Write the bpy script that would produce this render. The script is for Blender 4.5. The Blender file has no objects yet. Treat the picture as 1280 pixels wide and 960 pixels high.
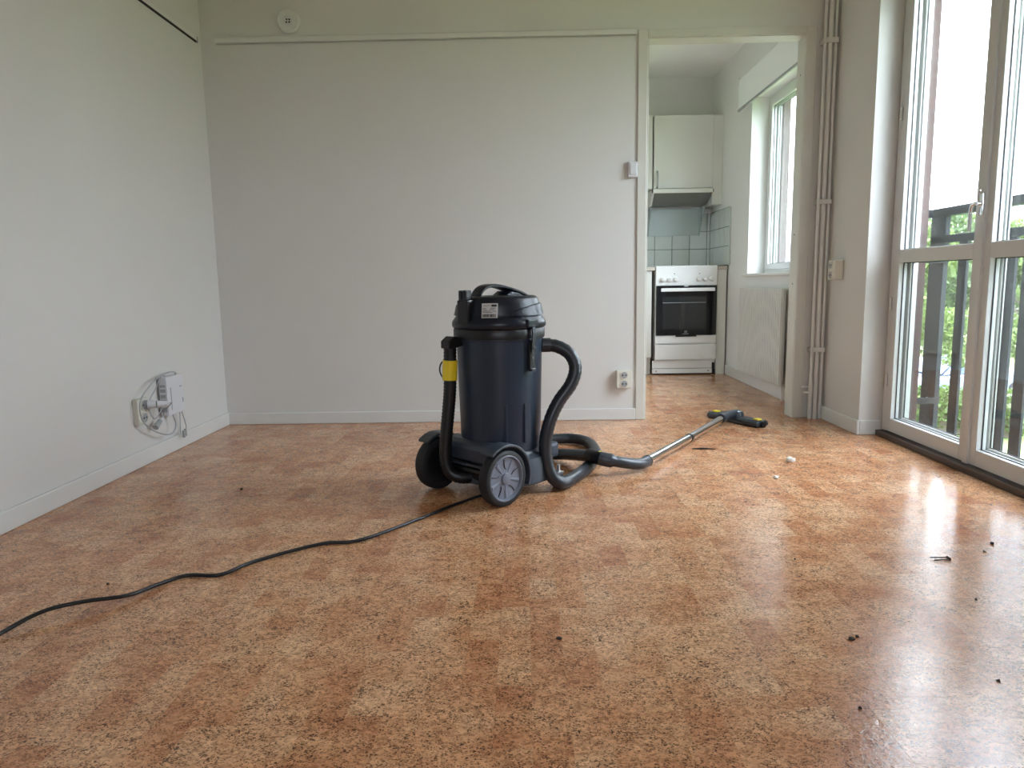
import bpy, bmesh, math, random
from mathutils import Vector, Matrix, noise
random.seed(7)
PI = math.pi
scene = bpy.context.scene
C = scene.collection

# ------------------------------------------------------------------ camera
CAM = Vector((0, 0, 0.78))
Rt = Vector((0.99974822, 0.01580942, -0.01592322))
Up = Vector((0.01355347, 0.14008559, 0.99004663))
Fw = Vector((-0.01788268, 0.99001318, -0.13983605))
FPX = 894.8
cd = bpy.data.cameras.new('camera')
cd.sensor_width = 36.0
cd.lens = FPX / 1280 * 36.0
cd.clip_start = 0.02
cd.clip_end = 400
cam = bpy.data.objects.new('camera', cd)
C.objects.link(cam)
cam.matrix_world = Matrix(((Rt.x, Up.x, -Fw.x, CAM.x), (Rt.y, Up.y, -Fw.y, CAM.y), (Rt.z, Up.z, -Fw.z, CAM.z), (0, 0, 0, 1)))
scene.camera = cam

# ------------------------------------------------------------------ sky: plain overcast
w = bpy.data.worlds.new('overcast_sky')
scene.world = w
w.use_nodes = True
bg = w.node_tree.nodes['Background']
# standard overcast sky (CIE): luminance rises from the horizon to the zenith as (1 + 2 sin elevation) / 3
wn = w.node_tree
wt = wn.nodes.new('ShaderNodeTexCoord')
ws_ = wn.nodes.new('ShaderNodeSeparateXYZ'); wn.links.new(wt.outputs['Generated'], ws_.inputs[0])
wr = wn.nodes.new('ShaderNodeMapRange'); wn.links.new(ws_.outputs['Z'], wr.inputs[0])
wr.inputs['To Min'].default_value = 0.6; wr.inputs['To Max'].default_value = 1.8
wm = wn.nodes.new('ShaderNodeVectorMath'); wm.operation = 'SCALE'
wm.inputs[0].default_value = (0.81, 0.86, 1.0); wn.links.new(wr.outputs[0], wm.inputs['Scale'])
wn.links.new(wm.outputs[0], bg.inputs[0])
bg.inputs[1].default_value = 1.0
# sampling guides for the sky at the two window openings and the added rear window; portals give off no light of their own
for lc, rot, sx_, sy_ in (((1.928, 2.85, 1.10), (0, PI / 2, 0), 2.22, 1.34), ((1.928, 4.83, 1.42), (0, PI / 2, 0), 1.28, 1.12), ((.1, -1.80, 1.55), (PI / 2, 0, 0), .80, 1.20)):
    ld_ = bpy.data.lights.new('daylight_portal', 'AREA')
    ld_.shape = 'RECTANGLE'; ld_.size = sx_; ld_.size_y = sy_
    ld_.cycles.is_portal = True
    lo = bpy.data.objects.new('daylight_portal', ld_)
    C.objects.link(lo)
    lo.location = lc; lo.rotation_euler = rot
scene.view_settings.view_transform = 'Standard'
scene.view_settings.look = 'None'
scene.view_settings.gamma = 1
scene.view_settings.use_curve_mapping = False
scene.view_settings.exposure = 4.4
scene.cycles.max_bounces = 14
scene.cycles.diffuse_bounces = 8
scene.cycles.transparent_max_bounces = 24
scene.cycles.sample_clamp_indirect = 4
scene.cycles.use_denoising = True

# ------------------------------------------------------------------ materials
def mat(name, col, rough=0.5, metal=0.0, var=0.06, nscale=12.0, bump=0.0, bscale=120.0, coat=0.0, spec=0.5, trans=0.0, stretch=(1, 1, 1)):
    m = bpy.data.materials.new(name)
    m.use_nodes = True
    nt = m.node_tree
    b = nt.nodes['Principled BSDF']
    tc = nt.nodes.new('ShaderNodeTexCoord')
    mp = nt.nodes.new('ShaderNodeMapping')
    mp.inputs['Scale'].default_value = stretch
    nt.links.new(tc.outputs['Object'], mp.inputs[0])
    n = nt.nodes.new('ShaderNodeTexNoise')
    n.inputs['Scale'].default_value = nscale
    n.inputs['Detail'].default_value = 4
    nt.links.new(mp.outputs[0], n.inputs['Vector'])
    r = nt.nodes.new('ShaderNodeValToRGB')
    r.color_ramp.elements[0].position = 0.3
    r.color_ramp.elements[1].position = 0.7
    r.color_ramp.elements[0].color = tuple(c * (1 - var) for c in col) + (1,)
    r.color_ramp.elements[1].color = tuple(min(1, c * (1 + var)) for c in col) + (1,)
    nt.links.new(n.outputs['Fac'], r.inputs[0])
    nt.links.new(r.outputs[0], b.inputs['Base Color'])
    b.inputs['Roughness'].default_value = rough
    b.inputs['Metallic'].default_value = metal
    b.inputs['Coat Weight'].default_value = coat
    b.inputs['Specular IOR Level'].default_value = spec
    if bump:
        n2 = nt.nodes.new('ShaderNodeTexNoise')
        n2.inputs['Scale'].default_value = bscale
        n2.inputs['Detail'].default_value = 3
        nt.links.new(mp.outputs[0], n2.inputs['Vector'])
        bp = nt.nodes.new('ShaderNodeBump')
        bp.inputs['Strength'].default_value = bump
        bp.inputs['Distance'].default_value = 0.002
        nt.links.new(n2.outputs['Fac'], bp.inputs['Height'])
        nt.links.new(bp.outputs[0], b.inputs['Normal'])
    return m

def leaf_mat(name, c1, c2):
    m = bpy.data.materials.new(name)
    m.use_nodes = True
    nt = m.node_tree
    b = nt.nodes['Principled BSDF']
    g = nt.nodes.new('ShaderNodeNewGeometry')
    r = nt.nodes.new('ShaderNodeValToRGB')
    r.color_ramp.elements[0].color = c1 + (1,)
    r.color_ramp.elements[1].color = c2 + (1,)
    nt.links.new(g.outputs['Random Per Island'], r.inputs[0])
    nt.links.new(r.outputs[0], b.inputs['Base Color'])
    b.inputs['Roughness'].default_value = 0.55
    tr = nt.nodes.new('ShaderNodeBsdfTranslucent')
    nt.links.new(r.outputs[0], tr.inputs[0])
    mx = nt.nodes.new('ShaderNodeMixShader')
    mx.inputs[0].default_value = 0.35
    nt.links.new(b.outputs[0], mx.inputs[1])
    nt.links.new(tr.outputs[0], mx.inputs[2])
    nt.links.new(mx.outputs[0], nt.nodes['Material Output'].inputs[0])
    return m

def glass_mat():
    m = bpy.data.materials.new('window_glass')
    m.use_nodes = True
    nt = m.node_tree
    nt.nodes.remove(nt.nodes['Principled BSDF'])
    t = nt.nodes.new('ShaderNodeBsdfTransparent')
    t.inputs[0].default_value = (0.955, 0.975, 0.965, 1)
    g = nt.nodes.new('ShaderNodeBsdfGlossy')
    g.inputs['Roughness'].default_value = 0.0
    # Schlick reflectance, the same on both faces of the thin pane
    lw = nt.nodes.new('ShaderNodeLayerWeight'); lw.inputs[0].default_value = 0.5
    pw = nt.nodes.new('ShaderNodeMath'); pw.operation = 'POWER'; pw.inputs[1].default_value = 5.0
    nt.links.new(lw.outputs['Facing'], pw.inputs[0])
    f = nt.nodes.new('ShaderNodeMath'); f.operation = 'MULTIPLY_ADD'
    nt.links.new(pw.outputs[0], f.inputs[0]); f.inputs[1].default_value = 0.9; f.inputs[2].default_value = 0.035
    mx = nt.nodes.new('ShaderNodeMixShader')
    nt.links.new(f.outputs[0], mx.inputs[0])
    nt.links.new(t.outputs[0], mx.inputs[1])
    nt.links.new(g.outputs[0], mx.inputs[2])
    nt.links.new(mx.outputs[0], nt.nodes['Material Output'].inputs[0])
    return m

def cork_mat():
    m = bpy.data.materials.new('varnished_cork')
    m.use_nodes = True
    nt = m.node_tree
    L = nt.links.new
    N = nt.nodes.new
    b = nt.nodes['Principled BSDF']
    at = N('ShaderNodeAttribute')
    at.attribute_name = 'tone'
    sep = N('ShaderNodeSeparateColor')
    L(at.outputs['Color'], sep.inputs[0])
    geo = N('ShaderNodeNewGeometry')
    # shift the grain from block to block
    off = N('ShaderNodeVectorMath'); off.operation = 'SCALE'
    L(at.outputs['Color'], off.inputs[0]); off.inputs['Scale'].default_value = 7.0
    add = N('ShaderNodeVectorMath'); add.operation = 'ADD'
    L(geo.outputs['Position'], add.inputs[0]); L(off.outputs[0], add.inputs[1])
    def ntex(vec, scale, detail, rough=0.6, st=(1, 1, 1)):
        mp = N('ShaderNodeMapping'); mp.inputs['Scale'].default_value = st
        L(vec, mp.inputs[0])
        n = N('ShaderNodeTexNoise'); n.inputs['Scale'].default_value = scale
        n.inputs['Detail'].default_value = detail; n.inputs['Roughness'].default_value = rough
        L(mp.outputs[0], n.inputs['Vector'])
        return n.outputs['Fac']
    def ramp(fac, stops):
        r = N('ShaderNodeValToRGB')
        e = r.color_ramp.elements
        e[0].position, e[0].color = stops[0][0], stops[0][1]
        e[1].position, e[1].color = stops[-1][0], stops[-1][1]
        for pos, col in stops[1:-1]:
            x = e.new(pos); x.color = col
        L(fac, r.inputs[0])
        return r.outputs[0]
    def mixc(fac, a, c, mode='MIX'):
        x = N('ShaderNodeMix'); x.data_type = 'RGBA'; x.blend_type = mode
        if isinstance(fac, float): x.inputs['Factor'].default_value = fac
        else: L(fac, x.inputs['Factor'])
        L(a, x.inputs['A'])
        if isinstance(c, tuple): x.inputs['B'].default_value = c
        else: L(c, x.inputs['B'])
        return x.outputs['Result']
    cloud = ntex(geo.outputs['Position'], 6.0, 5, 0.65, (1, 1.3, 1))
    wide = ntex(geo.outputs['Position'], 1.7, 3)
    m1 = N('ShaderNodeMath'); m1.operation = 'MULTIPLY_ADD'
    L(sep.outputs[0], m1.inputs[0]); m1.inputs[1].default_value = 0.34; L(cloud, m1.inputs[2])
    m2 = N('ShaderNodeMath'); m2.operation = 'MULTIPLY_ADD'
    L(wide, m2.inputs[0]); m2.inputs[1].default_value = 0.55; L(m1.outputs[0], m2.inputs[2])
    m3 = N('ShaderNodeMath'); m3.operation = 'MULTIPLY'; L(m2.outputs[0], m3.inputs[0]); m3.inputs[1].default_value = 0.58
    base = ramp(m3.outputs[0], [(0.36, COR[0]), (0.47, COR[1]), (0.56, COR[2]), (0.68, COR[3])])
    # cork granules: small cells of differing tone
    def cells(scale, st):
        mp = N('ShaderNodeMapping'); mp.inputs['Scale'].default_value = st
        L(add.outputs[0], mp.inputs[0])
        wob = N('ShaderNodeTexNoise'); wob.inputs['Scale'].default_value = scale * .9; L(mp.outputs[0], wob.inputs['Vector'])
        ws = N('ShaderNodeVectorMath'); ws.operation = 'SCALE'; L(wob.outputs['Color'], ws.inputs[0]); ws.inputs['Scale'].default_value = 1.1 / scale
        wa_ = N('ShaderNodeVectorMath'); wa_.operation = 'ADD'; L(mp.outputs[0], wa_.inputs[0]); L(ws.outputs[0], wa_.inputs[1])
        v = N('ShaderNodeTexVoronoi'); v.voronoi_dimensions = '2D'; v.inputs['Scale'].default_value = scale
        L(wa_.outputs[0], v.inputs['Vector'])
        sc = N('ShaderNodeSeparateColor'); L(v.outputs['Color'], sc.inputs[0])
        return sc.outputs[0], sc.outputs[1], v.outputs['Distance']
    g1, g2, gd = cells(190.0, (0.8, 1.0, 1))
    base = mixc(1.0, base, ramp(g1, [(0.0, (0.70, 0.65, 0.61, 1)), (0.40, (0.99, 0.99, 0.99, 1)), (1.0, (1.26, 1.28, 1.30, 1))]), 'MULTIPLY')
    fine = ntex(add.outputs[0], 48.0, 6, 0.8, (0.85, 1.15, 1))
    base = mixc(1.0, base, ramp(fine, [(0.28, (0.74, 0.69, 0.65, 1)), (0.5, (1.0, 1.0, 1.0, 1)), (0.72, (1.18, 1.21, 1.24, 1))]), 'MULTIPLY')
    # dark bark specks, denser in some blocks
    dens = ntex(add.outputs[0], 22.0, 3)
    def specks(scale, st, th, amt, bs):
        k1, k2, kd = cells(scale, st)
        q = N('ShaderNodeMath'); q.operation = 'MULTIPLY_ADD'; L(dens, q.inputs[0]); q.inputs[1].default_value = 0.7; L(k2, q.inputs[2])
        q2 = N('ShaderNodeMath'); q2.operation = 'MULTIPLY_ADD'; L(kd, q2.inputs[0]); q2.inputs[1].default_value = -0.35; L(q.outputs[0], q2.inputs[2])
        q3 = N('ShaderNodeMapRange'); L(q2.outputs[0], q3.inputs[0])
        q3.inputs['From Min'].default_value = th; q3.inputs['From Max'].default_value = th + .05
        q3.inputs['To Min'].default_value = 0.0; q3.inputs['To Max'].default_value = amt
        return mixc(q3.outputs[0], bs, (0.050, 0.022, 0.013, 1))
    base = specks(430.0, (0.75, 1.1, 1), 1.03, 0.78, base)
    base = specks(260.0, (0.75, 1.15, 1), 1.145, 0.84, base)
    L(base, b.inputs['Base Color'])
    b.inputs['Roughness'].default_value = 0.30
    b.inputs['Specular IOR Level'].default_value = 0.38
    rr = ntex(geo.outputs['Position'], 5.0, 4)
    mr = N('ShaderNodeMapRange'); L(rr, mr.inputs[0])
    mr.inputs['From Min'].default_value = 0.3; mr.inputs['From Max'].default_value = 0.7
    mr.inputs['To Min'].default_value = 0.17; mr.inputs['To Max'].default_value = 0.235
    L(mr.outputs[0], b.inputs['Roughness'])
    bn = ntex(geo.outputs['Position'], 85.0, 3, 0.55)
    bp = N('ShaderNodeBump'); bp.inputs['Strength'].default_value = 0.17; bp.inputs['Distance'].default_value = 0.003
    L(bn, bp.inputs['Height']); L(bp.outputs[0], b.inputs['Normal'])
    return m
COR = ((0.415, 0.162, 0.074, 1), (0.505, 0.234, 0.114, 1), (0.570, 0.295, 0.153, 1), (0.630, 0.365, 0.208, 1))

def brick_mat():
    m = bpy.data.materials.new('red_facade_brick')
    m.use_nodes = True
    nt = m.node_tree
    b = nt.nodes['Principled BSDF']
    tc = nt.nodes.new('ShaderNodeTexCoord')
    sep = nt.nodes.new('ShaderNodeSeparateXYZ'); nt.links.new(tc.outputs['Object'], sep.inputs[0])
    ad = nt.nodes.new('ShaderNodeMath'); nt.links.new(sep.outputs[0], ad.inputs[0]); nt.links.new(sep.outputs[1], ad.inputs[1])
    cb = nt.nodes.new('ShaderNodeCombineXYZ'); nt.links.new(ad.outputs[0], cb.inputs[0]); nt.links.new(sep.outputs[2], cb.inputs[1])
    t = nt.nodes.new('ShaderNodeTexBrick')
    t.inputs['Scale'].default_value = 1.0
    t.inputs['Brick Width'].default_value = 0.25; t.inputs['Row Height'].default_value = 0.077
    t.inputs['Mortar Size'].default_value = 0.006
    t.inputs['Color1'].default_value = (0.065, 0.030, 0.029, 1); t.inputs['Color2'].default_value = (0.055, 0.026, 0.025, 1)
    t.inputs['Mortar'].default_value = (0.062, 0.040, 0.037, 1)
    nt.links.new(cb.outputs[0], t.inputs['Vector'])
    nt.links.new(t.outputs[0], b.inputs['Base Color'])
    b.inputs['Roughness'].default_value = 0.9
    return m

M = dict(
    wall=mat('white_wall_paint', (0.635, 0.622, 0.60), 0.55, var=0.012, nscale=3, bump=0.10, bscale=160),
    kwall=mat('kitchen_wall_paint', (0.76, 0.76, 0.745), 0.5, var=0.012, nscale=3, bump=0.08, bscale=160),
    ceil=mat('ceiling_paint', (0.86, 0.86, 0.85), 0.8, var=0.01, nscale=3),
    trim=mat('white_gloss_trim', (0.66, 0.655, 0.635), 0.32, var=0.02, nscale=6),
    casing=mat('cream_door_casing', (0.60, 0.59, 0.54), 0.35, var=0.02, nscale=6),
    framedim=mat('dimmed_frame_paint', (0.44, 0.45, 0.43), 0.45, var=0.03, nscale=6),  # copy of the frame paint, darkened to hold back skylight on outer parts
    frame=mat('window_frame_paint', (0.60, 0.605, 0.60), 0.35, var=0.02, nscale=6),
    seal=mat('black_rubber_seal', (0.02, 0.025, 0.035), 0.5),
    cork=cork_mat(),
    screed=mat('floor_screed', (0.18, 0.10, 0.06), 0.7),
    glass=glass_mat(),
    brick=brick_mat(),
    rail=mat('railing_grey_paint', (0.011, 0.014, 0.020), 0.5, var=0.08, spec=0.25),
    chrome=mat('chrome', (0.78, 0.79, 0.82), 0.14, 1.0, var=0.02),
    steel=mat('brushed_steel', (0.55, 0.56, 0.58), 0.28, 1.0, var=0.04),
    tank=mat('tank_plastic', (0.017, 0.029, 0.052), 0.36, var=0.06, nscale=6, bump=0.05, bscale=300, spec=0.5),
    lid=mat('lid_plastic', (0.007, 0.010, 0.018), 0.34, var=0.06, nscale=6, bump=0.05, bscale=300, spec=0.38),
    chassis=mat('chassis_plastic', (0.036, 0.047, 0.065), 0.38, var=0.06, bump=0.06, bscale=300),
    black=mat('black_plastic', (0.005, 0.0055, 0.007), 0.42, var=0.1),
    rubber=mat('tyre_rubber', (0.009, 0.010, 0.012), 0.6, var=0.1),
    hub=mat('grey_hub_plastic', (0.135, 0.150, 0.190), 0.4, var=0.05),
    hose=mat('hose_plastic', (0.017, 0.021, 0.027), 0.36, var=0.08),
    grip=mat('grip_plastic', (0.030, 0.036, 0.046), 0.36, var=0.06),
    yellow=mat('yellow_plastic', (0.80, 0.62, 0.02), 0.4, var=0.04),
    paper=mat('white_sticker', (0.60, 0.60, 0.60), 0.5, var=0.02),
    ink=mat('black_print', (0.012, 0.012, 0.014), 0.6),
    white=mat('white_plastic', (0.62, 0.62, 0.65), 0.35, var=0.02),
    ivory=mat('ivory_socket_plastic', (0.66, 0.64, 0.56), 0.35, var=0.02),
    cable=mat('grey_white_cable', (0.36, 0.37, 0.38), 0.45, var=0.03),
    greyp=mat('grey_plastic', (0.33, 0.34, 0.35), 0.45),
    cab=mat('cabinet_front_cream', (0.67, 0.67, 0.62), 0.32, var=0.015, nscale=4),
    count=mat('worktop_laminate', (0.55, 0.50, 0.42), 0.35, var=0.05, nscale=40),
    enamel=mat('white_enamel', (0.80, 0.81, 0.80), 0.18, var=0.01),
    ovenglass=mat('black_oven_glass', (0.006, 0.006, 0.008), 0.06, var=0.05, spec=0.6),
    ovenwin=mat('oven_window_glass', (0.018, 0.021, 0.024), 0.05, var=0.05, spec=0.8),
    tile=mat('white_glazed_tile', (0.62, 0.66, 0.64), 0.12, var=0.02),
    grout=mat('grey_grout', (0.16, 0.17, 0.17), 0.8),
    hoodgrey=mat('hood_filter_grey', (0.22, 0.22, 0.21), 0.45, 0.3),
    splash=mat('splash_steel_sheet', (0.44, 0.50, 0.49), 0.4, 0.3, var=0.02),
    blind=mat('blind_fabric', (0.86, 0.88, 0.88), 0.7, var=0.01),
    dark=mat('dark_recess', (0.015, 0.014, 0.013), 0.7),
    thr=mat('dark_threshold_wood', (0.060, 0.035, 0.024), 0.4, var=0.15, stretch=(20, 1, 1)),
    debris=mat('dark_crumb', (0.03, 0.025, 0.02), 0.8),
    chip=mat('pale_plaster_chip', (0.62, 0.58, 0.52), 0.8),
    grass=mat('lawn_grass', (0.085, 0.125, 0.028), 0.9, var=0.35, nscale=1.4),
    asphalt=mat('parking_asphalt', (0.15, 0.15, 0.147), 0.9, var=0.1, nscale=3),
    bark=mat('tree_bark', (0.10, 0.08, 0.06), 0.9, var=0.2),
    carpaint=mat('pale_blue_car_paint', (0.16, 0.19, 0.26), 0.25, 0.2, var=0.02, coat=0.5),
    carglass=mat('car_window', (0.09, 0.12, 0.18), 0.08),
    hwall=mat('house_render', (0.17, 0.15, 0.14), 0.9, var=0.04),
    hwallb=mat('ochre_house_render', (0.16, 0.10, 0.055), 0.9, var=0.04),
    hroof=mat('house_roof', (0.09, 0.085, 0.10), 0.8, var=0.1),
    leafa=leaf_mat('bright_leaves', (0.060, 0.100, 0.018), (0.130, 0.180, 0.040)),
    leafb=leaf_mat('deep_leaves', (0.032, 0.062, 0.018), (0.085, 0.125, 0.034)),
    hedge=leaf_mat('hedge_leaves', (0.036, 0.068, 0.014), (0.09, 0.135, 0.028)),
)

# ------------------------------------------------------------------ mesh helpers
class MB:
    def __init__(s):
        s.v = []; s.f = []; s.sm = []
    def add(s, vs, fs, smooth=False):
        o = len(s.v)
        s.v += [tuple(x) for x in vs]
        s.f += [tuple(i + o for i in f) for f in fs]
        s.sm += [smooth] * len(fs)
        return s
    def box(s, x0, y0, z0, x1, y1, z1, b=0.0):
        if x0 > x1: x0, x1 = x1, x0
        if y0 > y1: y0, y1 = y1, y0
        if z0 > z1: z0, z1 = z1, z0
        if b <= 0:
            vs = [(x, y, z) for z in (z0, z1) for y in (y0, y1) for x in (x0, x1)]
            return s.add(vs, [(0, 2, 3, 1), (4, 5, 7, 6), (0, 1, 5, 4), (2, 6, 7, 3), (0, 4, 6, 2), (1, 3, 7, 5)])
        b = min(b, (x1 - x0) * .45, (y1 - y0) * .45, (z1 - z0) * .45)
        bm = bmesh.new()
        bmesh.ops.create_cube(bm, size=1)
        for v in bm.verts:
            v.co = Vector(((x0 + x1) / 2 + v.co.x * (x1 - x0), (y0 + y1) / 2 + v.co.y * (y1 - y0), (z0 + z1) / 2 + v.co.z * (z1 - z0)))
        bmesh.ops.bevel(bm, geom=bm.edges[:], offset=b, segments=2, profile=0.6, affect='EDGES')
        s.bm(bm)
        return s
    def bm(s, bm, smooth=False):
        bm.verts.index_update()
        s.add([v.co[:] for v in bm.verts], [[v.index for v in f.verts] for f in bm.faces], smooth)
        bm.free()
        return s
    def lathe(s, prof, n=32, origin=(0, 0, 0), axis='Z', sx=1, sy=1, caps=True):
        vs = []; fs = []
        for r, z in prof:
            for i in range(n):
                a = 2 * PI * i / n
                p = (r * math.cos(a) * sx, r * math.sin(a) * sy, z)
                if axis == 'Y': p = (p[0], p[2], -p[1])
                if axis == 'X': p = (p[2], p[0], p[1])
                vs.append((p[0] + origin[0], p[1] + origin[1], p[2] + origin[2]))
        m = len(prof)
        for j in range(m - 1):
            for i in range(n):
                k = (i + 1) % n
                fs.append((j * n + i, j * n + k, (j + 1) * n + k, (j + 1) * n + i))
        if caps:
            fs.append(tuple(reversed(range(n))))
            fs.append(tuple((m - 1) * n + i for i in range(n)))
        return s.add(vs, fs, True)
    def cyl(s, p0, p1, r, n=16, r1=None):
        return s.tube([p0, p1], r, n, radii=[r, r if r1 is None else r1])
    def tube(s, pts, r, n=10, radii=None, flat=1.0):
        pts = [Vector(p) for p in pts]
        m = len(pts)
        t0 = (pts[1] - pts[0]).normalized()
        up = Vector((0, 0, 1)) if abs(t0.z) < .9 else Vector((1, 0, 0))
        nrm = (up - t0 * up.dot(t0)).normalized()
        vs = []; fs = []
        for i, p in enumerate(pts):
            t = (pts[min(i + 1, m - 1)] - pts[max(i - 1, 0)]).normalized()
            nrm = (nrm - t * nrm.dot(t)).normalized()
            bn = t.cross(nrm)
            rr = radii[i] if radii else r
            for k in range(n):
                a = 2 * PI * k / n
                vs.append(p + nrm * (rr * math.cos(a) * flat) + bn * (rr * math.sin(a)))
        for i in range(m - 1):
            for k in range(n):
                k2 = (k + 1) % n
                fs.append((i * n + k, i * n + k2, (i + 1) * n + k2, (i + 1) * n + k))
        fs.append(tuple(reversed(range(n))))
        fs.append(tuple((m - 1) * n + k for k in range(n)))
        return s.add(vs, fs, True)
    def prism(s, poly, h0, h1, axis='Z'):
        n = len(poly)
        def P(a, b, h):
            return {'Z': (a, b, h), 'Y': (a, h, b), 'X': (h, a, b)}[axis]
        vs = [P(a, b, h0) for a, b in poly] + [P(a, b, h1) for a, b in poly]
        fs = [tuple(reversed(range(n))), tuple(range(n, 2 * n))]
        fs += [(i, (i + 1) % n, n + (i + 1) % n, n + i) for i in range(n)]
        bm = bmesh.new()
        bv = [bm.verts.new(v) for v in vs]
        for f in fs: bm.faces.new([bv[i] for i in f])
        bmesh.ops.recalc_face_normals(bm, faces=bm.faces[:])
        return s.bm(bm)
    def xf(s, mtx):
        s.v = [tuple(mtx @ Vector(v)) for v in s.v]
        return s
    def mesh(s, name):
        me = bpy.data.meshes.new(name)
        me.from_pydata(s.v, [], s.f)
        me.polygons.foreach_set('use_smooth', s.sm)
        me.update()
        return me

def link(o, parent=None):
    C.objects.link(o)
    if parent: o.parent = parent
    return o
def obj(name, mb, m, parent=None, bevel=0.0, sharp=35, loc=None):
    me = mb.mesh(name)
    me.materials.append(M[m] if isinstance(m, str) else m)
    if any(mb.sm): me.set_sharp_from_angle(angle=math.radians(sharp))
    o = link(bpy.data.objects.new(name, me), parent)
    if bevel:
        md = o.modifiers.new('bevel', 'BEVEL')
        md.width = bevel; md.segments = 2; md.limit_method = 'ANGLE'; md.angle_limit = math.radians(40)
    if loc: o.location = loc
    return o
def tag(o, label=None, cat=None, group=None, kind=None):
    if label: o['label'] = label
    if cat: o['category'] = cat
    if group: o['group'] = group
    if kind: o['kind'] = kind
    return o
def thing(name, label, cat, loc=(0, 0, 0), rz=0.0, group=None, kind=None):
    o = bpy.data.objects.new(name, None)
    o.empty_display_size = 0.1
    C.objects.link(o)
    o.location = loc; o.rotation_euler = (0, 0, rz)
    return tag(o, label, cat, group, kind)
def B(*a): return MB().box(*a)
def spline(pts, step=0.01):
    pts = [Vector(p) for p in pts]
    P = [pts[0] * 2 - pts[1]] + pts + [pts[-1] * 2 - pts[-2]]
    out = []
    for i in range(1, len(P) - 2):
        a, b, c, d = P[i - 1:i + 3]
        n = max(2, int((c - b).length / step))
        for k in range(n):
            t = k / n
            out.append(0.5 * ((2 * b) + (c - a) * t + (2 * a - 5 * b + 4 * c - d) * t * t + (3 * b - a - 3 * c + d) * t ** 3))
    out.append(pts[-1])
    return out

# ------------------------------------------------------------------ room shell
XL, YB, XR, YP, XW = -1.707, 4.018, 1.667, 3.548, 1.773
YF = -1.7           # wall behind the camera
YK, XK = 6.53, 1.675   # kitchen back wall and window wall
HC = 2.52
XM = 1.875          # back of the brick skin
XF = 1.925           # outer face of the facade
KL = 0.0           # kitchen's other wall
DX0, DX1, DZ = 0.683, 1.505, 2.047   # doorway
BY0, BY1, BZ = 2.17, 3.535, 2.22      # balcony door opening
WY0, WY1, WZ0, WZ1 = 4.26, 5.445, 0.80, 2.08   # kitchen window opening

def struct(name, mb, m, label=None, cat=None):
    o = obj(name, mb, m)
    o['kind'] = 'structure'
    if label: o['label'] = label
    o['category'] = cat or name.split('_')[0]
    return o

floor = struct('floor', B(XL, YF, -0.10, XM, YK, -0.004), 'screed', 'varnished brown cork block floor running through the doorway', 'floor')
struct('ceiling', B(XL - .1, YF - .1, HC, XF, YK + .1, HC + 0.1), 'ceil', 'plain white ceiling above both rooms', 'ceiling')
struct('wall_left', B(XL - .1, YF - .1, 0, XL, YB, HC), 'wall', 'plain white wall behind the small wall mounted router', 'wall')
wb = MB().box(XL - .1, YB, 0, DX0 - .012, YB + .1, HC).box(DX1 + .012, YB, 0, XR, YB + .1, HC).box(DX0 - .012, YB, DZ + .012, DX1 + .012, YB + .1, HC)
struct('wall_back', wb, 'wall', 'long white wall with the kitchen doorway behind the vacuum cleaner', 'wall')
def facade_boxes(x0, x1, ya, yb, holes):
    mb = MB()
    y = ya
    for (a, b_, z0, z1) in holes:
        mb.box(x0, y, 0 if x0 < 1.8 else -3.2, x1, a, HC if x0 < 1.8 else 5.5)
        if z0 > 0 or x0 > 1.8: mb.box(x0, a, 0 if x0 < 1.8 else -3.2, x1, b_, z0)
        mb.box(x0, a, z1, x1, b_, HC if x0 < 1.8 else 5.5)
        y = b_
    mb.box(x0, y, 0 if x0 < 1.8 else -3.2, x1, yb, HC if x0 < 1.8 else 5.5)
    return mb
struct('wall_right', facade_boxes(XR, XM, YF - .1, YB + .1, [(BY0, BY1 + .012, 0, BZ)]), 'wall', 'white window wall with the glazed balcony doors', 'wall')
FX0, FX1, FZ0, FZ1 = -0.30, 0.50, 0.95, 2.15   # unseen window added behind the camera for the light balance
struct('wall_front', MB().box(XL, YF - .1, 0, FX0, YF, HC).box(FX1, YF - .1, 0, XR, YF, HC).box(FX0, YF - .1, 0, FX1, YF, FZ0).box(FX0, YF - .1, FZ1, FX1, YF, HC), 'wall', 'plain white wall facing the kitchen doorway', 'wall')
struct('wall_facade', facade_boxes(XM, XF, YF - 4, YK + 6, [(BY0 + .03, 3.502, -0.02, BZ - .03), (WY0 + .03, 5.36, WZ0 - .02, WZ1 - .02)]), 'brick', 'red brick facade outside the balcony door', 'wall')
wkr = MB().box(XK, YB + .1, 0, XM, WY0, HC).box(XK, WY1, 0, XM, YK, HC).box(XK, WY0, 0, XM, WY1, WZ0).box(XK, WY0, WZ1, XM, WY1, HC)
wk = struct('wall_kitchen_right', wkr, 'kwall', 'white kitchen wall holding the window and radiator', 'wall')
wkb = struct('wall_kitchen_back', B(KL - .1, YK, 0, XM, YK + .1, HC), 'kwall', 'white kitchen wall with square tiles behind the cooker', 'wall')
struct('wall_kitchen_left', B(KL - .1, YB + .1, 0, KL, YK, HC), 'kwall', 'white kitchen wall out of sight past the doorway', 'wall')

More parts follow.
